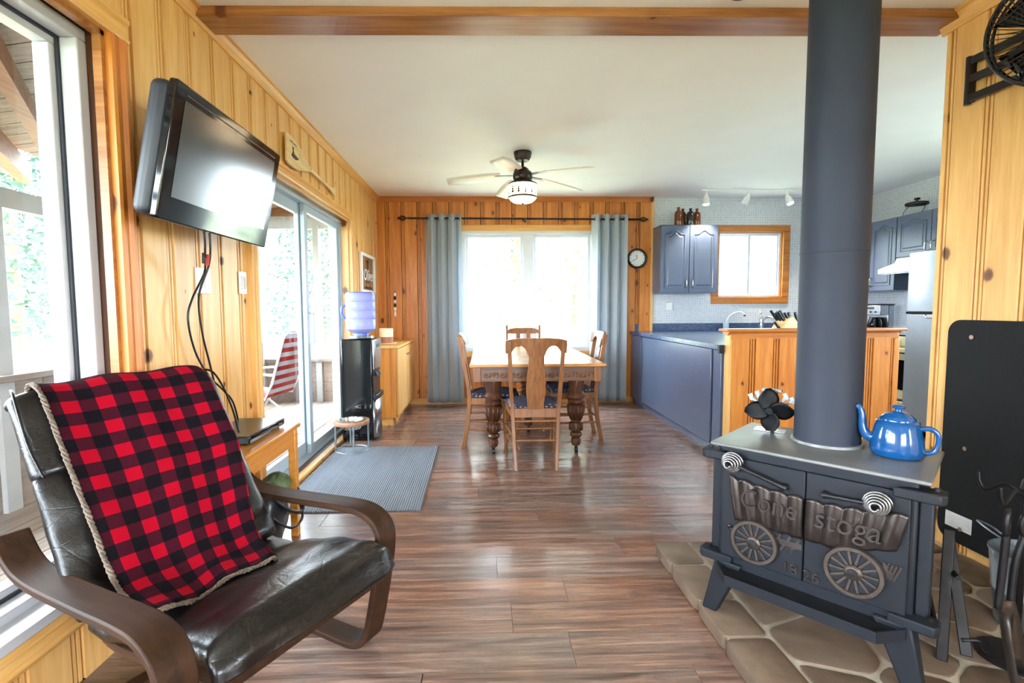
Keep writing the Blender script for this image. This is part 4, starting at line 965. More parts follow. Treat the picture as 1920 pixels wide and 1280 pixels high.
# ------------------------------------------------------------------ curtains, rod, clock
ROD = thing('curtain_rod', 'black curtain rod with cage finials above the dining window', 'curtain rod', (.5, 6.05, 2.29))
MB().tube([(-1.42, 0, .01), (1.44, 0, -.005)], .011, 10).build('pole', M['iron'], ROD, 60)
for s, zz in ((-1, .01), (1, -.005)):
    m = MB(); xc = s*1.48
    for k in range(6):
        a = 2*PI*k/6; m.tube([(xc-.05*s+.1*s*i/8, .028*math.sin(PI*i/8)*math.cos(a+i*.25), zz+.028*math.sin(PI*i/8)*math.sin(a+i*.25)) for i in range(9)], .0045, 5)
    m.ball((xc+.05*s, 0, zz), .012, 8, 6); m.build('finial', M['iron'], ROD, 180)
for xx in (-1.15, 0.0, 1.28): MB().bar((xx, 0, 0), (xx, .085, -.01), .018).build('bracket', M['iron'], ROD); 
def curtain(label, x0, x1, ph):
    t = thing('curtain', label, 'curtain', ((x0+x1)/2, 6.045, 0), 0, 'blue grey curtains'); n = 3.5
    def fn(u, v):
        a = 2*PI*n*u+ph; amp = .062*(1-.15*v); x = x0+(x1-x0)*u-(x0+x1)/2+.012*math.sin(2*a)
        x *= .96+.05*v
        return Vector((x, amp*math.sin(a)*(1+.1*math.sin(3*u+2*v)), 2.345-2.315*v))
    MB().grid(fn, 110, 24).build('cloth', M['curtain'], t, 180, solid=.004)
    for i in range(8):
        u = (i*PI-ph+.0)/(2*PI*n)
        if 0 < u < 1:
            p = fn(u, .024); MB().lathe([(.018, -.004), (.026, -.004), (.026, .004), (.018, .004), (.018, -.004)], p, 14, Matrix.Rotation(PI/2, 3, 'Y') @ Matrix.Rotation(0, 3, 'X')).build('grommet', M['steel'], t, 40)
    return t
curtain('blue grey grommet curtain at the left of the dining window', -.715, -.265, .5)
curtain('blue grey grommet curtain at the right of the dining window', 1.345, 1.785, 2.2)
CK = thing('wall_clock', 'round black rimmed wall clock between curtain and wallpaper', 'clock', (1.925, YB-.022, 1.815))
RX = Matrix.Rotation(PI/2, 3, 'X')
MB().lathe([(.122, .0), (.124, .03), (.115, .04), (.100, .036), (.098, .012), (0, .012)], (0, 0, 0), 40, RX).build('rim', M['ink'], CK, 50)
MB().lathe([(.099, .014), (0, .0141)], (0, 0, 0), 40, RX).build('dial', M['paper'], CK)
for k in range(12):
    a = 2*PI*k/12; MB().bar((.080*math.sin(a), -.016, .080*math.cos(a)), (.091*math.sin(a), -.016, .091*math.cos(a)), .006, .002, up=(0, 1, 0)).build('hour_mark', M['ink'], CK)
for a, L, w_ in ((R_(-10), .045, .007), (R_(-118), .07, .005)): MB().bar((0, -.019, 0), (L*math.sin(a), -.019, L*math.cos(a)), w_, .002, up=(0, 1, 0)).build('hand', M['ink'], CK)

# ------------------------------------------------------------------ ceiling fan with drum lamp
CF = thing('ceiling_fan', 'bronze five blade ceiling fan with lit forest drum shade', 'ceiling fan', (.353, 4.39, HC))
MB().lathe([(0, 0), (.078, 0), (.08, -.012), (.072, -.05), (.055, -.075), (.02, -.08), (0, -.08)], (0, 0, 0), 28).build('canopy', M['dark_metal'], CF, 40)
MB().cyl((0, 0, -.07), (0, 0, -.15), .012, 12).build('downrod', M['dark_metal'], CF, 40)
MB().lathe([(0, -.125), (.03, -.13), (.05, -.145), (.058, -.16), (.075, -.17), (.085, -.185), (.085, -.225), (.075, -.24), (.09, -.255), (.118, -.27), (.122, -.275), (0, -.276)], (0, 0, 0), 32).build('motor_housing', M['dark_metal'], CF, 40)
sh = MB().lathe([(.121, -.276), (.123, -.285), (.123, -.385), (.121, -.392)], (0, 0, 0), 40).build('drum_shade', M['lamp_glow'], CF, 60)
m = MB(); m.lathe([(.121, -.272), (.127, -.274), (.127, -.284), (.121, -.284)], (0, 0, 0), 40); m.lathe([(.121, -.386), (.127, -.386), (.127, -.398), (.121, -.40)], (0, 0, 0), 40); m.build('shade_band', M['dark_metal'], sh, 50)
rg = random.Random(11)
for k in range(13):
    a = 2*PI*k/13; h = rg.uniform(.05, .085); w_ = rg.uniform(.012, .02); m = MB()
    def pt(du, z): an = a+du/.125; return (.1255*math.cos(an), .1255*math.sin(an), -.385+z)
    m.add([pt(-.003, 0), pt(.003, 0), pt(.003, h), pt(-.003, h)], [(0, 1, 2, 3)])
    for j in range(3): z = h*(.25+.25*j); ww = w_*(1-.27*j); m.add([pt(-ww, z), pt(ww, z), pt(0, z+h*.3)], [(0, 1, 2)])
    m.build('tree_cutout', M['dark_metal'], sh, solid=.0015)
MB().lathe([(.116, -.398), (.112, -.412), (.085, -.432), (.04, -.442), (0, -.443)], (0, 0, 0), 36).build('glass_bowl', M['lamp_glow'], CF, 60)
MB().lathe([(.012, -.442), (.012, -.45), (0, -.455)], (0, 0, 0), 12).build('finial', M['dark_metal'], CF, 50)
m = MB().tube([(.02, -.01, -.44), (.022, -.012, -.58)], .0015, 5); m.build('pull_chain', M['dark_metal'], CF); MB().lathe([(0, -.01), (.008, 0), (.010, .02), (.004, .035), (0, .036)], (.022, -.012, -.61), 10).build('pull_knob', M['dark_metal'], CF, 50)
fan_blade = wood('fan_blade', (236, 234, 230), (216, 212, 206), 'x', .4)
for k, a in enumerate((176, 104, 32, -40, -112)):
    m = MB(); N = 10
    def bf(u, v): r = .20+.47*u; wd = .058+.02*math.sin(PI*min(1, u*.9)); y = (v*2-1)*wd*(1 if u < .98 else .85); return Vector((r, y, -.205-.04*u+.20*y))
    m.grid(lambda u, v: bf(u, v), 8, 4); bo = m.build('blade', fan_blade, CF, 60, solid=.007, rot=(0, 0, R_(a)))
    MB().bar((.06, 0, -.205), (.25, 0, -.208), .045, .006).build('blade_iron', M['dark_metal'], bo)

# ------------------------------------------------------------------ kitchen
def arch_outline(w_, h, mx, mz, rise, n=10):
    x0, x1 = mx, w_-mx; z0, z1 = mz, h-mz-rise; pts = [(x0, z0), (x1, z0), (x1, z1)]
    c = w_/2; hw = (x1-x0)/2
    for i in range(1, 2*n):
        s = 1-i/n; x = c+hw*s; k = abs(s)
        z = z1+rise*(1 if k < .0 else (math.cos(PI*min(1, k/.72))*.5+.5))
        pts.append((x, z))
    pts.append((x0, z1)); return pts
def cab_door(parent, org, w_, h, rz, handle=None, hz=.10, rise=.045, mat='blue_cab'):
    """raised-panel door; local x width, z height, face -y, origin lower left of face"""
    d = MB().box(.0015, w_-.0015, 0, .018, .0015, h-.0015).build('door', M[mat], parent, bevel=.004, loc=org, rot=(0, 0, rz))
    o1 = arch_outline(w_, h, .055, .06, rise); MB().tube([(x, -.001, z) for x, z in o1], .006, 6, True).build('panel_moulding', M[mat], d, 180)
    o2 = arch_outline(w_, h, .078, .083, rise*.95); m = MB(); n = len(o2); o3 = arch_outline(w_, h, .092, .097, rise*.9)
    m.v = [Vector((x, .0005, z)) for x, z in o2]+[Vector((x, -.006, z)) for x, z in o3]; m.f = [(i, (i+1) % n, n+(i+1) % n, n+i) for i in range(n)]+[tuple(range(n, 2*n))]
    m.build('raised_panel', M[mat], d)
    if handle is not None:
        xh = handle; m = MB().tube(smooth_path([(xh, 0, hz), (xh, -.024, hz+.012), (xh, -.030, hz+.05), (xh, -.024, hz+.088), (xh, 0, hz+.10)], 5), [.007]*5+[.0065]*5+[.008]*6+[.007]*5, 8); m.build('handle', M['chrome'], d, 180)
    return d
# wall cabinet on the back wall
UC = thing('wall_cabinet', 'blue two door wall cabinet left of the kitchen window', 'cabinet', (2.125, 5.84, 1.376))
MB().box(0, .695, .018, .305, 0, .80).build('carcass', M['blue_cab'], UC, bevel=.003)
cab_door(UC, (0, 0, 0), .346, .80, 0, .31, .06); cab_door(UC, (.349, 0, 0), .346, .80, 0, .036, .06)
MB().box(-.006, .70, .0, .305, .80, .806).build('top_edge', M['blue_cab'], UC)
for i, (x, y, h, mt, lab) in enumerate(((2.365, 5.93, .225, 'amber', 'tall brown glass bottle, leftmost on the blue wall cabinet'), (2.455, 6.02, .225, 'amber', 'brown glass bottle at the back of the cabinet top group'),
                                     (2.50, 5.90, .205, 'black_glass', 'dark grey glass bottle at the front of the cabinet top group'), (2.60, 5.95, .212, 'amber', 'brown glass bottle, rightmost on the blue wall cabinet'))):
    t = thing('bottle', lab, 'bottle', (x, y, 2.182), 0, 'bottles on the wall cabinet'); r = .044
    MB().lathe([(0, 0), (r-.003, 0), (r, .006), (r, h*.66), (r*.85, h*.76), (r*.45, h*.84), (.015, h*.87), (.0145, h*.95), (.018, h*.955), (.018, h), (.011, h), (0, h*.98)], (0, 0, 0), 20).build('glass_body', M[mt], t, 50)
    MB().lathe([(.0155, h*.955), (.020, h*.955), (.020, h*.99), (0, h*.995)], (0, 0, .002), 14).build('cap', M['black_plastic'] if mt != 'amber' else M['amber'], t, 50)
t = thing('wall_outlet', 'small white outlet box on wallpaper below the wall cabinet', 'outlet', (2.345, YB-.006, 1.215))
MB().box(-.04, .04, -.03, 0, -.05, .05).build('box', M['white'], t, bevel=.004); MB().box(-.022, .022, -.033, -.029, -.025, .025).build('face', M['paper'], t, bevel=.002); MB().box(-.03, .03, -.034, .0, .05, .058).build('lid', M['warm_grey'], t)

# base units and worktop
PXF = 1.87
BU = thing('base_cabinet', 'blue panelled kitchen peninsula cabinet with flush side panels', 'cabinet', (PXF, 4.9, 0))
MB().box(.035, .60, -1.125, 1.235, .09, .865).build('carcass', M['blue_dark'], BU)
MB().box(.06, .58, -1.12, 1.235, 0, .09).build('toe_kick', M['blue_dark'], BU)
for y0, y1 in ((.86, 1.235), (-.95, .825), (-1.12, -.99)): MB().box(0, .03, y0, y1, .075, .858).build('side_panel', M['blue_cab'], BU, bevel=.004)
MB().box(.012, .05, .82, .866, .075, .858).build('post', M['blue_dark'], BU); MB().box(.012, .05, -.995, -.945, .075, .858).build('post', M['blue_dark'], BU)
MB().box(.03, .06, -1.12, 1.235, .0, .075).build('skirting', M['blue_cab'], BU)
BK2 = thing('sink_cabinet', 'blue base cabinet under the kitchen window', 'cabinet', (3.3, 5.85, 0))
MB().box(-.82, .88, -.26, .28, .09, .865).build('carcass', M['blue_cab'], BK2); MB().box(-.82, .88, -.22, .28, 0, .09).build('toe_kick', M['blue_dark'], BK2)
for i in range(4): cab_door(BK2, (-.80+i*.42, -.28, .10), .415, .75, 0, .37 if i % 2 == 0 else .045, .60)
RB = thing('corner_cabinet', 'blue base cabinet beside the range', 'cabinet', (4.5, 5.68, 0))
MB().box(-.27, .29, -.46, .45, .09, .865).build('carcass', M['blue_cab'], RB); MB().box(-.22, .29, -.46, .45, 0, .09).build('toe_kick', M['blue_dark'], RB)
m = MB(); zc0, zc1 = .867, .905
m.box(PXF-.02, 3.12, 3.765, 5.53, zc0, zc1); m.box(PXF-.02, XK-.005, 5.53, YB-.022, zc0, zc1); m.box(4.20, XK-.005, 5.22, 5.53, zc0, zc1)
WT = thing('worktop', 'blue speckled laminate kitchen worktop with upstand', 'worktop', (1.87, 4.9, 0))
m.build('slab', M['counter'], WT, world=True); MB().box(PXF-.02, XK-.005, YB-.022, YB-.006, .867, 1.0).build('upstand', M['counter'], WT, world=True, bevel=.004)
MB().box(PXF-.035, PXF+.0, 3.74, 3.77, .84, .907).build('edge_cap', M['blue_dark'], WT, world=True)
# sink, taps
SK = thing('sink', 'stainless sink set into the worktop under the kitchen window', 'sink', (3.35, 5.80, .905))
m = MB(); pane_frame(m, 'x', 0, -.38, .38, 0, .01, .004, .5); m = MB()
for a, b, c, d in ((-.38, .38, -.22, -.19), (-.38, .38, .14, .17), (-.38, -.35, -.19, .14), (.35, .38, -.19, .14), (-.015, .015, -.19, .14)): m.box(a, b, c, d, 0, .006)
m.build('rim', M['steel'], SK); MB().box(-.35, .35, -.19, .14, -.03, .002).build('basin', M['galv'], SK)
FA = thing('faucet', 'chrome single lever kitchen faucet at the sink', 'faucet', (3.48, 6.02, .905))
MB().lathe([(0, 0), (.032, 0), (.03, .012), (.022, .02), (.024, .10), (.028, .14), (.020, .165), (0, .17)], (0, 0, 0), 20).build('body', M['chrome'], FA, 50)
MB().tube(smooth_path([(0, 0, .13), (.03, -.06, .17), (.05, -.13, .165), (.055, -.15, .13)], 6), .013, 10).build('spout', M['chrome'], FA, 180); MB().tube([(0, 0, .165), (.0, .02, .20), (-.01, .03, .255)], [.010, .009, .012], 8).build('lever', M['chrome'], FA, 180)
FT = thing('filter_tap', 'slim curved white filter tap left of the faucet', 'tap', (3.02, 6.00, .905))
MB().lathe([(0, 0), (.034, 0), (.034, .10), (.03, .105), (0, .106)], (0, 0, 0), 18).build('canister', plain('pale_blue_plastic', (176, 204, 224), .3), FT, 50)
MB().tube(smooth_path([(0, 0, .10), (.03, -.01, .18), (.09, -.03, .225), (.16, -.05, .235), (.20, -.06, .20)], 6), .007, 8).build('spout', M['white'], FT, 180); MB().lathe([(.008, 0), (.012, .004), (.012, .02), (0, .022)], (.20, -.06, .182), 10).build('nozzle', M['black_plastic'], FT, 50)
KB = thing('knife_block', 'pale wood knife block with black handled knives behind the pine half wall', 'knife block', (2.60, 4.12, .905), R_(12))
m = MB().prism([(-.10, 0), (.12, 0), (.12, .10), (.02, .215), (-.04, .20), (-.10, .12)], -.06, .06, 'xz'); m.build('block', M['pale_wood'], KB, bevel=.012, seg=3)
for i in range(6):
    yy = -.045+.018*i; x0 = -.055 if i % 2 else -.015; b_ = Vector((-.10, 0, .12)).normalized(); p = Vector((x0+.01, yy, .17))
    MB().bar(p, p+b_*(.10+.012*(i % 3)), .016, .022, up=(0, 1, 0)).build('knife_handle', M['black_plastic'], KB, bevel=.004)
for i in range(2): MB().bar((.10-.02*i, -.03+.05*i, .12), (.055-.02*i, -.03+.05*i, .25), .018, .022, up=(0, 1, 0)).build('knife_handle', M['black_plastic'], KB, bevel=.004)
MB().bar((-.09, -.03, .10), (-.15, -.03, .17), .016, .02, up=(0, 1, 0)).build('knife_handle', M['black_plastic'], KB, bevel=.004)
# pine half wall
HW = thing('half_wall', 'knotty pine half wall closing the end of the peninsula', 'half wall', (2.55, 3.72, 0))
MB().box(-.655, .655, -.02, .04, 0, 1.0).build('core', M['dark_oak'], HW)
boards(HW, (-.655, -.02), 0, 1.31, 0, .965, w_=.185, start=.04, mat=M['amber_board'])
MB().box(-.66, .66, -.045, -.015, .955, 1.0).build('frieze', M['amber_x'], HW, bevel=.003); MB().box(-.70, .70, -.075, .075, 1.012, 1.034).build('cap', M['amber_x'], HW, bevel=.006)
MB().prism([(-.02, .985), (-.055, 1.012), (.06, 1.012), (.04, .985)], -.675, .675, 'yz').build('cap_moulding', M['amber_x'], HW)
MB().box(.625, .665, -.048, -.015, 0, .955).build('corner_strip', M['amber_board'], HW, bevel=.004); MB().box(-.665, -.648, -.044, .04, 0, .985).build('corner_strip', M['pine'], HW)
# cabinets on the right kitchen wall (faces -x)
RZ = -PI/2
C1 = thing('wall_cabinet', 'tall blue wall cabinet in the kitchen corner beside the hood', 'cabinet', (4.45, 5.54, 1.375))
MB().box(.018, .345, -.345, .60, 0, .785).build('carcass', M['blue_cab'], C1); cab_door(C1, (0, 0, 0), .343, .785, RZ, .036, .05); MB().box(.0, .02, .003, .60, 0, .785).build('filler_panel', M['blue_cab'], C1, bevel=.002)
C2 = thing('wall_cabinet', 'short blue two door cabinet above the hood and fridge', 'cabinet', (4.45, 5.19, 1.72))
MB().box(.018, .345, -.83, .0, 0, .44).build('carcass', M['blue_cab'], C2); cab_door(C2, (0, 0, 0), .405, .44, RZ, .372, .03, .035); cab_door(C2, (0, -.408, 0), .405, .44, RZ, .032, .03, .035)
HD = thing('range_hood', 'white range hood under the short blue cabinet', 'range hood', (4.45, 4.92, 1.545))
MB().prism([(-.20, 0), (.34, 0), (.34, .17), (.0, .17), (-.02, .12), (-.20, .05)], -.26, .26, 'xz').build('body', M['white'], HD, bevel=.004); MB().box(-.17, .30, -.22, .22, -.006, .001).build('filter', M['steel'], HD)
RG = thing('range', 'cream kitchen range between the corner cabinet and the fridge', 'range', (4.22, 4.90, 0))
MB().box(.02, .57, -.30, .30, .02, .90).build('body', M['cream'], RG, bevel=.004); MB().box(-.005, .025, -.29, .29, .80, .895).build('control_panel', M['cream'], RG, bevel=.006)
dr = MB().box(-.012, .02, -.29, .29, .26, .78).build('oven_door', M['cream'], RG, bevel=.008); MB().box(-.016, -.010, -.20, .20, .36, .66).build('oven_window', M['gloss_black'], dr); MB().tube([(-.012, -.24, .735), (-.045, -.24, .735), (-.045, .24, .735), (-.012, .24, .735)], .009, 8).build('handle', M['black_plastic'], dr, 60)
MB().box(-.010, .02, -.29, .29, .06, .235).build('drawer', M['cream'], RG, bevel=.006); MB().box(.01, .57, -.295, .295, .90, .912).build('cooktop', M['gloss_black'], RG)
for i in range(4): MB().cyl((-.006, -.2+.13*i, .85), (-.03, -.2+.13*i, .85), .018, 12).build('knob', M['black_plastic'], RG, 50)
FR = thing('fridge', 'stainless steel top freezer fridge right of the pine half wall', 'fridge', (4.0, 4.17, 0))
MB().box(.065, .74, -.36, .365, .02, 1.69).build('cabinet', M['housing'], FR, bevel=.006)
def fdoor(z0, z1):
    m = MB().prism([(.062, -.36), (.062, .365), (.02, .365), (.004, .33), (0, .0), (.004, -.325), (.02, -.36)], z0, z1, 'xy'); return m.build('door', M['fridge_steel'], FR, 40, bevel=.006)
d = fdoor(1.15, 1.70); MB().box(.006, .055, -.35, .355, 1.128, 1.15).build('grip_recess', M['gloss_black'], d)
d = fdoor(.06, 1.125); m = MB().tube([(.0, .15, 1.122), (-.012, .12, 1.10), (-.012, -.2, 1.10)], .008, 8); m.build('grip', M['steel'], d, 60)
CM = thing('coffee_maker', 'stainless and black drip coffee maker on the corner worktop', 'coffee maker', (4.42, 5.36, .905), R_(-70))
MB().box(-.10, .10, -.12, .12, 0, .03).build('base', M['black_plastic'], CM, bevel=.004); MB().box(-.10, .10, .02, .12, .03, .31).build('tank', M['steel'], CM, bevel=.008); MB().box(-.10, .10, -.12, .02, .20, .31).build('brew_head', M['steel'], CM, bevel=.006)
MB().box(-.102, .102, -.122, .122, .31, .325).build('lid', M['black_plastic'], CM, bevel=.004)
for i in range(3): MB().cyl((-.05+.05*i, -.121, .235), (-.05+.05*i, -.126, .235), .010, 10).build('button', M['black_plastic'], CM)
MB().box(-.03, .03, -.124, -.119, .265, .29).build('display', M['gloss_black'], CM)
m = MB().lathe([(0, 0), (.055, 0), (.068, .03), (.070, .08), (.05, .13), (.045, .145), (0, .146)], (0, -.045, .031), 20); m.build('carafe', M['gloss_black'], CM, 60)
MB().tube(smooth_path([(.04, -.10, .15), (.06, -.15, .14), (.06, -.15, .07), (.05, -.11, .06)], 5), .008, 8).build('carafe_handle', M['black_plastic'], CM, 180)
JR = thing('glass_jar', 'glass jar with dark lid and wire handle on the right cabinets', 'jar', (4.60, 5.13, 2.16))
MB().lathe([(0, 0), (.085, 0), (.092, .01), (.092, .10), (.088, .11)], (0, 0, 0), 28).build('glass_body', M['jar_glass'], JR, 50); MB().lathe([(0, .11), (.098, .11), (.102, .118), (.100, .135), (.05, .148), (0, .15)], (0, 0, 0), 28).build('lid', M['dark_metal'], JR, 40)
MB().lathe([(.01, .15), (.012, .162), (.028, .168), (.026, .185), (0, .188)], (0, 0, 0), 16).build('knob', M['dark_metal'], JR, 40); MB().tube(smooth_path([(0, .10, .11), (-.03, .125, .06), (-.05, .10, .01), (-.06, .0, -.0+.004), (-.05, -.10, .01), (-.03, -.125, .06), (0, -.10, .11)], 5), .003, 5).build('wire_handle', M['dark_metal'], JR, 180)
# track light
TL = thing('track_light', 'white ceiling track with spot heads above the kitchen window', 'track light', (3.2, 5.71, HC))
MB().box(-.65, .75, -.017, .017, -.022, 0).build('track', M['white'], TL, bevel=.003); MB().box(.30, .42, -.025, .025, -.03, 0).build('feed_box', M['white'], TL, bevel=.003)
for xx, tilt, lit in ((-.60, (0, 0, -1), 1), (-.10, (-.3, .5, -1), 0), (.36, (.25, -.3, -1), 1)):
    h = thing('spot_head', None, None, (xx, 0, -.022)); h.parent = TL; d_ = Vector(tilt).normalized()
    MB().cyl((0, 0, 0), (0, 0, -.045), .012, 10).build('stem', M['white'], h, 50); a = Vector((0, 0, -.05)); MB().ball(a, .02, 12, 8).build('joint', M['white'], h, 180)
    MB().tube([a, a+d_*.03, a+d_*.10], [.022, .034, .040], 18, caps=True).build('shade', M['white'], h, 50)
    if lit: MB().lathe([(0, 0), (.034, .0), (.03, .012), (0, .016)], a+d_*.098, 16, d_.to_track_quat('Z', 'Y').to_matrix()).build('bulb', M['bulb'], h, 60); light('spot_lamp', 'SPOT', Vector((3.2+xx, 5.71, HC-.022))+a+d_*.13, 40, (1, .88, .7), .03, d_.to_track_quat('-Z', 'Y').to_euler(), spot=R_(100))
# ------------------------------------------------------------------ hearth of irregular stones
HX0, HX1, HY0, HY1, HZ = .825, XR-.03, .25, 2.305, .052
HE = struct(MB().box(HX0+.02, HX1, HY0, HY1-.012, 0, HZ-.004).build('floor_hearth', M['mortar']))
rg = random.Random(21)
def clip(poly, n, d):
    out = []
    for i in range(len(poly)):
        a, b = poly[i], poly[(i+1) % len(poly)]; da = n[0]*a[0]+n[1]*a[1]-d; db = n[0]*b[0]+n[1]*b[1]-d
        if da <= 0: out.append(a)
        if (da < 0 < db) or (db < 0 < da): k = da/(da-db); out.append((a[0]+(b[0]-a[0])*k, a[1]+(b[1]-a[1])*k))
    return out
def stone(poly, gap, z0, z1, name='stone', round_=.03):
    cx = sum(p[0] for p in poly)/len(poly); cy = sum(p[1] for p in poly)/len(poly)
    q = poly
    for i in range(len(poly)):
        a, b = poly[i], poly[(i+1) % len(poly)]; e = Vector((b[0]-a[0], b[1]-a[1])); 
        if e.length < 1e-5: continue
        n = Vector((e.y, -e.x)).normalized()
        if n.x*(cx-a[0])+n.y*(cy-a[1]) > 0: n = -n
        q = clip(q, (n.x, n.y), n.x*a[0]+n.y*a[1]-gap)
        if len(q) < 3: return
    # round the corners
    r = []
    for i in range(len(q)):
        a, b, c = Vector(q[i-1]), Vector(q[i]), Vector(q[(i+1) % len(q)]); la, lc = (a-b).length, (c-b).length
        k = min(round_, la*.4, lc*.4); p1 = b+(a-b).normalized()*k; p2 = b+(c-b).normalized()*k
        for t in (0, .5, 1): r.append((p1*(1-t)**2+b*2*t*(1-t)+p2*t*t))
    n = len(r); m = MB(); c = Vector((cx, cy))
    for s, z in ((1, z0), (1, z1-.004), (.99, z1-.001), (.975, z1)):
        for p in r: w_ = c+(p-c)*s; m.v.append(Vector((w_.x-cx, w_.y-cy, z)))
    for j in range(3): m.f += [(j*n+i, j*n+(i+1) % n, (j+1)*n+(i+1) % n, (j+1)*n+i) for i in range(n)]
    m.f += [tuple(range(n-1, -1, -1)), tuple(range(3*n, 4*n))]
    m.build(name, M['stone'], HE, 50, loc=(cx, cy, 0))
BW = .17
yb = HY1
while yb > HY0+.1:                       # bullnosed edge stones along the room side
    L = rg.uniform(.20, .30); y0 = max(yb-L, HY0); stone([(HX0, y0), (HX0+BW+.0, y0), (HX0+BW, yb), (HX0, yb)], .005, .004, HZ+rg.uniform(-.001, .002), round_=.022); yb = y0
sx0 = HX0+BW; seeds = []
for j in range(9):
    for i in range(6): seeds.append((sx0+.10+i*.235+(.11 if j % 2 else 0)+rg.uniform(-.06, .06), HY0+.12+j*.235+rg.uniform(-.06, .06)))
for i, s in enumerate(seeds):
    poly = [(sx0, HY0), (HX1, HY0), (HX1, HY1), (sx0, HY1)]
    if not (sx0 < s[0] < HX1 and HY0 < s[1] < HY1): continue
    for j, q in enumerate(seeds):
        if i == j or (q[0]-s[0])**2+(q[1]-s[1])**2 > .6: continue
        n = (q[0]-s[0], q[1]-s[1]); poly = clip(poly, n, n[0]*(q[0]+s[0])/2+n[1]*(q[1]+s[1])/2)
        if len(poly) < 3: break
    if len(poly) >= 3: stone(poly, .006, .02, HZ+rg.uniform(-.001, .002), round_=.03)

# ------------------------------------------------------------------ wood stove
SZ = HZ+.001
WS = thing('wood_stove', 'dark blue cast wood stove with wagon relief doors on the hearth', 'wood stove', (1.2175, 1.694, SZ), R_(-47.5))
zt = .70-SZ; bw, bd = .275, .19
m = MB().prism([(-.312, -.217), (.312, -.217), (.312, .217), (-.312, .217)], zt-.012, zt, 'xy'); m.build('top_plate', M['stove_top'], WS, bevel=.004)
m = MB(); m.add([(-.283, -bd+.0, .20), (.283, -bd, .20), (.283, bd, .20), (-.283, bd, .20), (-.283, -bd, zt-.012), (.283, -bd, zt-.012), (.283, bd, zt-.012), (-.283, bd, zt-.012)], [(3, 2, 1, 0), (4, 5, 6, 7), (0, 1, 5, 4), (1, 2, 6, 5), (2, 3, 7, 6), (3, 0, 4, 7)]); m.build('body', M['stove'], WS, bevel=.008)
DB, DTP = .225, .60            # door bottom and top heights
FY = -bd
doors = []
for s, x0, x1 in ((-1, -.268, -.0015), (1, .0015, .268)): doors.append(MB().box(x0, x1, FY-.016, FY+.002, DB, DTP).build('door', M['stove'], WS, bevel=.003))
def canopy(side):
    x0, x1 = (-.235, -.004) if side < 0 else (.004, .262)
    def top(x): return DB+.315-.02*(1-(x/.235)**2)-.0
    def fn(u, v):
        x = x0+(x1-x0)*u; fl = (1+.16*v*(abs(x)/.235)**2)
        zb = DB+.150+(.0 if side < 0 else .045*max(0, (x-.10)/.16)); z = zb+(top(x)-zb)*v
        rp = abs(math.sin(PI*x/.052)); return Vector((x*(.92+.10*v), FY-.019-.009*rp-.006*math.sin(PI*v), z-.012*(1-rp)*v))
    m = MB().grid(fn, 44, 14); return m
for i, s in enumerate((-1, 1)): canopy(s).build('wagon_canopy', M['relief'], doors[i], 180, solid=.006)
RTX = (PI/2, 0, 0)
text('lettering', 'Cone', M['relief'], doors[0], (-.108, FY-.034, DB+.240), RTX, .098, .006, .1, scale=(.85, 1, 1)); text('lettering', 'stoga', M['relief'], doors[1], (.118, FY-.034, DB+.238), RTX, .098, .006, .1, scale=(.85, 1, 1))
text('lettering', '18', M['relief'], doors[0], (-.038, FY-.018, DB+.032), RTX, .05, .004); text('lettering', '26', M['relief'], doors[1], (.026, FY-.018, DB+.028), RTX, .05, .004)
def wheel(door, x, z, r):
    w_ = MB(); RY = Matrix.Rotation(PI/2, 3, 'X'); c = Vector((x, FY-.016, z))
    o = MB().lathe([(r*.80, 0), (r, 0), (r, .016), (r*.97, .021), (r*.84, .021), (r*.80, .016), (r*.80, 0)], c, 36, RY).build('wheel_rim', M['wheel'], door, 40)
    MB().lathe([(r*.82, .001), (r*.82, .012), (0, .012)], c, 30, RY).build('wheel_disc', M['stove'], o)
    for k in range(14):
        a = 2*PI*k/14; d_ = Vector((math.cos(a), 0, math.sin(a))); MB().bar(c+d_*r*.26+Vector((0, -.014, 0)), c+d_*r*.84+Vector((0, -.014, 0)), .007, .006, up=(0, 1, 0)).build('spoke', M['wheel'], o)
    MB().lathe([(r*.32, .010), (r*.32, .022), (r*.25, .027), (r*.22, .028)], c, 8, RY).build('hub', M['wheel'], o, 30); MB().lathe([(r*.18, .026), (r*.18, .033), (0, .034)], c, 14, RY).build('hub_cap', M['iron'], o, 40)
wheel(doors[0], -.150, DB+.088, .078); wheel(doors[1], .140, DB+.094, .080)
for i, (x0, x1) in enumerate(((-.20, -.004), (.004, .235))):
    m = MB().box(x0+.06, x1, FY-.022, FY-.014, DB+.108, DB+.128)
    for k in range(4): xx = x0+.075+k*(x1-x0-.08)/4; m.bar((xx, FY-.02, DB+.088), (xx+.03, FY-.02, DB+.145), .008, .006, up=(0, 1, 0))
    m.build('wagon_bed', M['relief'], doors[i])
m = MB()
for k in range(5): m.bar((.205+.008*k, FY-.018, DB+.10), (.215+.010*k, FY-.018, DB+.15), .007, .006, up=(0, 1, 0))
m.build('wagon_tail', M['relief'], doors[1])
m = MB().ball((-.238, FY-.018, DB+.115), (.009, .006, .009), 8, 6); m.tube([(-.238, FY-.018, DB+.115), (-.215, FY-.018, DB+.095)], .005, 5); m.build('wagon_hook', M['relief'], doors[0], 180)
def coil(door, hub, tip):
    h = Vector(hub); t_ = Vector(tip); MB().tube([h+Vector((0, .02, 0)), h, h+(t_-h)*.15, t_], [.012, .012, .0075, .0065], 10).build('latch_bar', M['iron'], door, 60)
    m = MB(); c = t_+Vector((0, -.012, 0)); n = 6*16
    pts = []
    for i in range(n+1):
        f = i/n; a = 2*PI*5*f; r = .036-.027*f**1.1
        pts.append(c+Vector((r*math.cos(a), .028-.052*f, r*math.sin(a))))
    m.tube(pts, .0036, 6); m.build('coil_handle', M['coil'], door, 180)
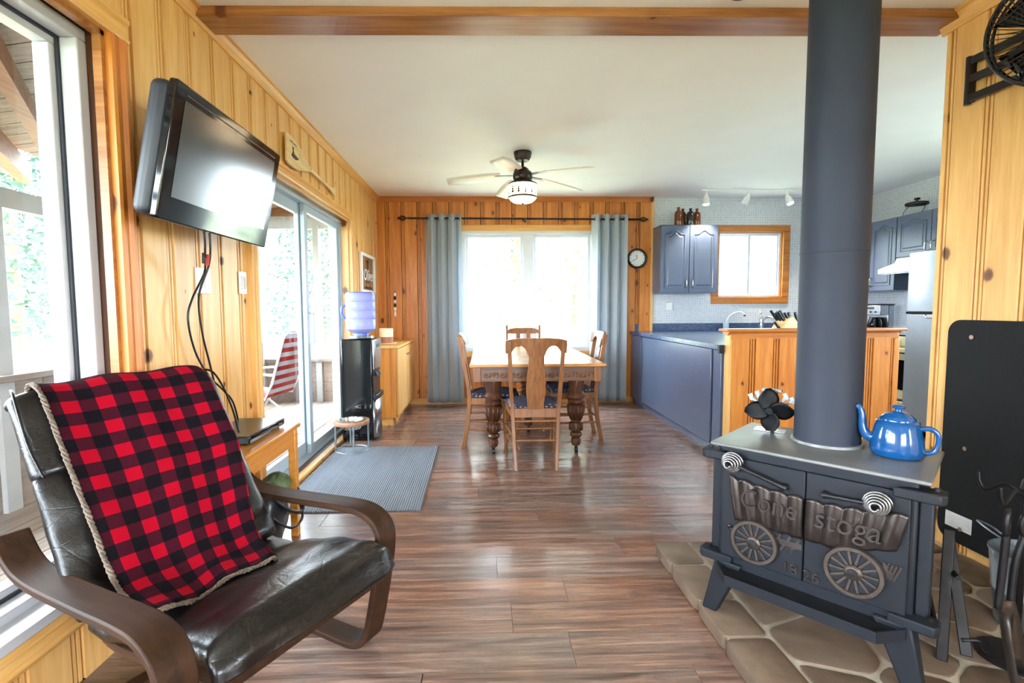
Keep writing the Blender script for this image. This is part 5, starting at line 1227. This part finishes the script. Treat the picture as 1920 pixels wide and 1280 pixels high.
coil(doors[0], (-.058, FY-.034, DB+.312), (-.228, FY-.05, DB+.362)); coil(doors[1], (.058, FY-.034, DB+.318), (.192, FY-.05, DB+.330))
for s in (-1, 1):
    for z in (DB+.0, DTP+.012):
        x0, x1 = s*.225, s*.345; m = MB().prism([(x0, FY-.028), (x1-s*.012, FY-.034), (x1, FY-.018), (x1, FY+.03), (x1-s*.02, FY+.042), (x0+s*.05, FY+.02)] if s > 0 else [(x0, FY-.028), (x0+s*.05, FY+.02), (x1-s*.02, FY+.042), (x1, FY+.03), (x1, FY-.018), (x1-s*.012, FY-.034)], z-.028, z+.004, 'xy')
        hg = m.build('hinge', M['stove'], WS, bevel=.005); MB().cyl((s*.322, FY+.01, z+.003), (s*.322, FY+.01, z+.012), .008, 10).build('hinge_pin', M['iron'], hg, 50)
    MB().box(s*.300-.018, s*.300+.018, FY+.02, FY+.08, .20, DTP).build('hinge_post', M['stove'], WS, bevel=.006)
m = MB().prism([(-.27, FY), (.27, FY), (.27, FY-.04), (.215, FY-.115), (-.215, FY-.115), (-.27, FY-.04)], .178, .188, 'xy'); sh = m.build('ash_shelf', M['iron'], WS, bevel=.003)
ol = [(-.27, FY), (-.27, FY-.04), (-.215, FY-.115), (.215, FY-.115), (.27, FY-.04), (.27, FY)]; m = MB()
for (a, b), (c, d) in zip(ol, ol[1:]): m.bar((a, b, .183), (c, d, .183), .006, .035)
m.build('shelf_lip', M['stove'], sh); MB().box(-.27, .27, FY-.012, FY+.01, .183, .225).build('shelf_back', M['stove'], sh)
for sx in (-1, 1):
    for sy in (-1, 1):
        x0 = sx*.255; y0 = sy*(bd-.02); m = MB(); t0 = .055; 
        m.add([(x0+sx*.045-.026, y0+sy*.035-.02, 0), (x0+sx*.045+.026, y0+sy*.035-.02, 0), (x0+sx*.045+.026, y0+sy*.035+.02, 0), (x0+sx*.045-.026, y0+sy*.035+.02, 0),
               (x0-.065 if sx > 0 else x0-.03, y0-.05, .205), (x0+.03 if sx > 0 else x0+.065, y0-.05, .205), (x0+.03 if sx > 0 else x0+.065, y0+.05, .205), (x0-.065 if sx > 0 else x0-.03, y0+.05, .205)],
              [(3, 2, 1, 0), (4, 5, 6, 7), (0, 1, 5, 4), (1, 2, 6, 5), (2, 3, 7, 6), (3, 0, 4, 7)]); m.build('leg', M['stove'], WS, bevel=.006)
# stove pipe
SP = thing('stove_pipe', 'dark blue grey stove pipe rising from the stove to the ceiling', 'stove pipe', (1.268, 1.747, .70))
MB().lathe([(.092, 0), (.106, 0), (.106, .02), (.1048, .022), (.1048, .69), (.1062, .691), (.1062, .697), (.1052, .698), (.1052, HC-.70), (.09, HC-.70)], (0, 0, 0), 48).build('pipe', M['pipe'], SP, 40)
MB().lathe([(.1035, .001), (.115, .001), (.112, .010), (.1035, .012)], (0, 0, 0), 40).build('collar', M['stove_top'], SP, 40)
# heat powered stove fan
SF = thing('stove_fan', 'small black four blade stove top fan on the stove', 'stove fan', (1.155, 1.915, .701), R_(-40))
MB().box(-.055, .055, -.025, .035, 0, .004).build('base', M['chrome'], SF, bevel=.001)
MB().box(-.012, .012, .0, .016, .004, .085).build('stem', M['dark_metal'], SF)
m = MB()
for s in (-1, 1):
    for k, (a, L) in enumerate(((28, .065), (52, .07))):
        d_ = Vector((s*math.sin(R_(a)), 0, math.cos(R_(a)))); p = Vector((s*.02, .02, .085)); m.bar(p, p+d_*L, .010, .022, up=(0, 1, 0)); m.bar(p+d_*L-Vector((.006, 0, .003)), p+d_*L+Vector((.006, 0, .003)), .016, .026)
m.box(-.024, .024, .012, .04, .075, .10); m.bar((0, .025, .10), (0, .025, .16), .012, .02); m.box(-.035, .035, .01, .045, .158, .166); m.build('cooling_fins', M['galv'], SF)
fb = MB().cyl((0, -.03, .085), (0, .012, .085), .013, 14).build('rotor', M['matt_black'], SF, 50)
for k in range(4):
    a = R_(8+90*k); RM = Matrix.Rotation(-a, 3, 'Y')
    def bf(u, v):
        r = .008+.082*v; w_ = .036*math.sin(PI*min(.97, .12+v*.88))**.7; p = Vector(((u*2-1)*w_+.006*v, -.024+.011*(u*2-1), r)); return RM @ p+Vector((0, 0, .085))
    MB().grid(bf, 7, 12).build('blade', M['matt_black'], SF, 180, solid=.0015)
# enamel teapot
TP = thing('teapot', 'blue enamel teapot on the right of the stove top', 'teapot', (1.383, 1.572, .701), R_(-40)); TP.scale = (.85, .85, .98)
MB().lathe([(0, 0), (.074, 0), (.084, .008), (.086, .03), (.080, .07), (.072, .105), (.066, .115), (.060, .118)], (0, 0, 0), 40).build('body', M['enamel'], TP, 60)
MB().lathe([(.068, .112), (.070, .118), (.066, .121), (.058, .123), (.057, .130), (.052, .134), (.042, .143), (.022, .151), (.012, .153), (.010, .160), (.020, .164), (.021, .170), (.016, .174), (0, .175)], (0, 0, 0), 36).build('lid', M['enamel'], TP, 60)
sp = smooth_path([(-.072, 0, .052), (-.098, 0, .062), (-.110, 0, .09), (-.113, 0, .125), (-.120, 0, .150), (-.133, 0, .160)], 6); k = len(sp); MB().tube(sp, [.022-.014*(i/(k-1))**.7 for i in range(k)], 12).build('spout', M['enamel'], TP, 180)
m = MB().tube(smooth_path([(.066, 0, .098), (.095, 0, .104), (.118, 0, .09), (.122, 0, .06), (.112, 0, .03), (.082, 0, .018)], 6), .0085, 10); m.build('handle', M['enamel'], TP, 180)

# ------------------------------------------------------------------ heat shield on the right wall
HS = thing('heat_shield', 'black rounded heat shield panel standing off the right pine wall', 'heat shield', (XR-.05, 1.62, 0))
MB().prism(rrect(-.62, .625, .10, 1.137, .06, 8), -.003, .003, 'yz').build('panel', plain('shield_black', (14, 15, 17), .6, 0, .3, 120, .25, 300, Specular_IOR_Level=.2), HS)
for yy, zz in ((.51, 1.06), (.51, .55), (.51, .17), (-.5, 1.06), (-.5, .55)):
    MB().cyl((-.008, yy, zz), (-.003, yy, zz), .010, 12).build('screw', M['chrome'], HS, 50); MB().cyl((.003, yy, zz), (.021, yy, zz), .008, 8).build('spacer', M['chrome'], HS)
MB().box(-.0045, -.003, .46, .585, .165, .235).build('sticker', M['sticker'], HS)
for i in range(4): MB().box(-.0052, -.0044, .47, .575-.02*(i % 2), .180+.012*i, .183+.012*i).build('printed_line', M['warm_grey'], HS)

# ------------------------------------------------------------------ fire tools and bucket
FB = thing('ash_bucket', 'galvanised ash bucket on the hearth by the heat shield', 'bucket', (1.95, 1.62, HZ)); FB.scale = (.92, .92, 1)
MB().lathe([(0, 0), (.10, 0), (.102, .004), (.115, .12), (.118, .123), (.118, .128), (.116, .131), (.128, .26), (.132, .262), (.132, .27), (.126, .27), (.112, .13), (.098, .01), (0, .008)], (0, 0, 0), 32).build('pail', M['galv'], FB, 50)
MB().tube(smooth_path([(.05, .12, .25), (0, .16, .30), (-.10, .13, .34), (-.14, .0, .33), (-.10, -.10, .30), (-.03, -.13, .25)], 6), .004, 6).build('bail', M['galv'], FB, 180)
TS = thing('tool_stand', 'black iron fireside tool stand with hooks at the right edge', 'tool stand', (1.725, 1.47, HZ))
MB().lathe([(0, 0), (.10, 0), (.10, .008), (.02, .016), (0, .016)], (0, 0, 0), 24).build('base', M['iron'], TS, 40); MB().tube([(0, 0, .01), (0, 0, .56)], .010, 10).build('post', M['iron'], TS, 60)
for k in range(4):
    a = R_(45+90*k+150); c, s = math.cos(a), math.sin(a); MB().tube(smooth_path([(0, 0, .54), (.05*c, .05*s, .565), (.10*c, .10*s, .53), (.12*c, .12*s, .55), (.125*c, .125*s, .585)], 5), .006, 6).build('hook', M['iron'], TS, 180)
MB().lathe([(0, .55), (.016, .565), (.012, .59), (0, .61)], (0, 0, 0), 12).build('finial', M['iron'], TS, 50)
def loop(c, r, h): return [(c[0]+r*math.sin(2*PI*i/16), c[1], c[2]+h*math.cos(2*PI*i/16)) for i in range(16)]
SV = thing('fire_shovel', 'black iron fire shovel hanging at the front of the tool stand', 'shovel', (1.60, 1.425, HZ)); SV.rotation_euler = (R_(2), R_(-5), R_(35))
MB().tube(loop((0, 0, .50), .022, .04), .008, 6, True).build('grip_loop', M['iron'], SV, 180); MB().tube([(0, 0, .46), (-.01, 0, .25), (-.012, 0, .22)], .010, 8).build('shaft', M['iron'], SV, 60)
m = MB().grid(lambda u, v: Vector(((u*2-1)*(.05+.022*min(1, v*3))-.012, -.03*(abs(u*2-1)**3)-.04*v, .235-.21*v)), 12, 8); m.build('pan', M['wheel'], SV, 180, solid=.003)
PK = thing('fire_poker', 'black iron fire tongs with ring handle at the right of the tool stand', 'fire tongs', (1.675, 1.42, HZ))
MB().tube(loop((0, 0, .47), .018, .035), .008, 6, True).build('grip_loop', M['iron'], PK, 180)
for s in (-1, 1): MB().tube(smooth_path([(s*.004, 0, .44), (s*.03, 0, .34), (s*.034, 0, .15), (s*.01, 0, .03)], 5), .010, 8).build('arm', M['iron'], PK, 180)
LT = thing('log_tongs', 'long black iron log tongs leaning beside the stove', 'fire tongs', (1.50, 1.45, HZ))
for s in (0, 1): MB().bar((-.02+.03*s, .02-.05*s, .0+.05*s), (.06+.01*s, .10+.01*s, .40-.03*s), .010, .030, up=(1, -1, 0)).build('arm', M['iron'], LT, bevel=.003)
MB().cyl((.03, .03, .27), (.06, .09, .27), .008, 10).build('pivot', M['iron'], LT, 50); MB().tube(smooth_path([(.01, -.01, .09), (.05, -.03, .10), (.08, -.02, .06)], 5), .007, 6).build('claw', M['iron'], LT, 180)

# ------------------------------------------------------------------ wall fan
WF = thing('wall_fan', 'black round wall fan on a folding bracket high on the right wall', 'fan', (XR-.02, 2.22, 2.22))
MB().tube([(-.03, 0, -.11), (-.03, 0, .10)], .013, 10).build('bracket_post', M['iron'], WF, 60); MB().box(-.03, .0, -.012, .012, -.10, .09).build('bracket_plate', M['iron'], WF)
for zz, zz2 in ((.08, .06), (.0, -.02), (-.085, -.10)): MB().bar((-.03, 0, zz), (-.05, -.40, zz2), .012, .035).build('bracket_arm', M['iron'], WF, bevel=.003)
hd = thing('fan_head', None, None, (-.13, -.46, .005)); hd.parent = WF; hd.rotation_euler = (R_(96), 0, R_(-62))
RC = .215
for r, z in ((RC, 0), (RC*.98, .035), (RC*.98, -.035)): MB().tube([(r*math.cos(2*PI*i/48), r*math.sin(2*PI*i/48), z) for i in range(48)], .006, 6, True).build('cage_ring', M['iron'], hd, 180)
m = MB()
for k in range(60):
    a = 2*PI*k/60; c, s = math.cos(a), math.sin(a); ca, sa = math.cos(a+.5), math.sin(a+.5)
    m.tube([(RC*c, RC*s, .03), (RC*.85*math.cos(a+.12), RC*.85*math.sin(a+.12), .065), (RC*.38*ca, RC*.38*sa, .08)], .0018, 4); 
    if k % 2 == 0: m.tube([(RC*c, RC*s, -.03), (RC*.85*c, RC*.85*s, -.06), (RC*.3*c, RC*.3*s, -.07)], .0018, 4)
m.build('cage_wire', M['iron'], hd, 180)
MB().lathe([(.08, .06), (.082, .075), (.07, .095), (.055, .10), (0, .10)], (0, 0, 0), 28).build('hub_cover', M['black_plastic'], hd, 40); bd_ = MB().lathe([(.052, .100), (.052, .104), (0, .1045)], (0, 0, 0), 28).build('badge', M['paper'], hd)
MB().lathe([(.044, .1045), (.044, .106), (0, .1061)], (0, 0, 0), 28).build('badge_centre', plain('badge_blue', (40, 44, 86), .3), bd_)
MB().lathe([(.06, -.14), (.07, -.12), (.07, -.05), (.05, -.03), (0, -.03)], (0, 0, 0), 20).build('motor', M['black_plastic'], hd, 40)
for k in range(5):
    RM = Matrix.Rotation(2*PI*k/5, 3, 'Z')
    MB().grid(lambda u, v: RM @ Vector((.03+.155*v, (u*2-1)*(.035+.035*v), .03*(u*2-1))), 6, 6).build('blade', M['gloss_black'], hd, 180, solid=.003)
t = MB().lathe([(0, -.03), (.05, -.028), (.062, -.012), (.064, 0)], (0, 0, 0), 28).build('ceiling_fitting', M['dark_metal'], None, 50, loc=(1.12, 2.16, HC)); tag(t, 'small dark round ceiling fitting beside the stove pipe', 'ceiling fitting')
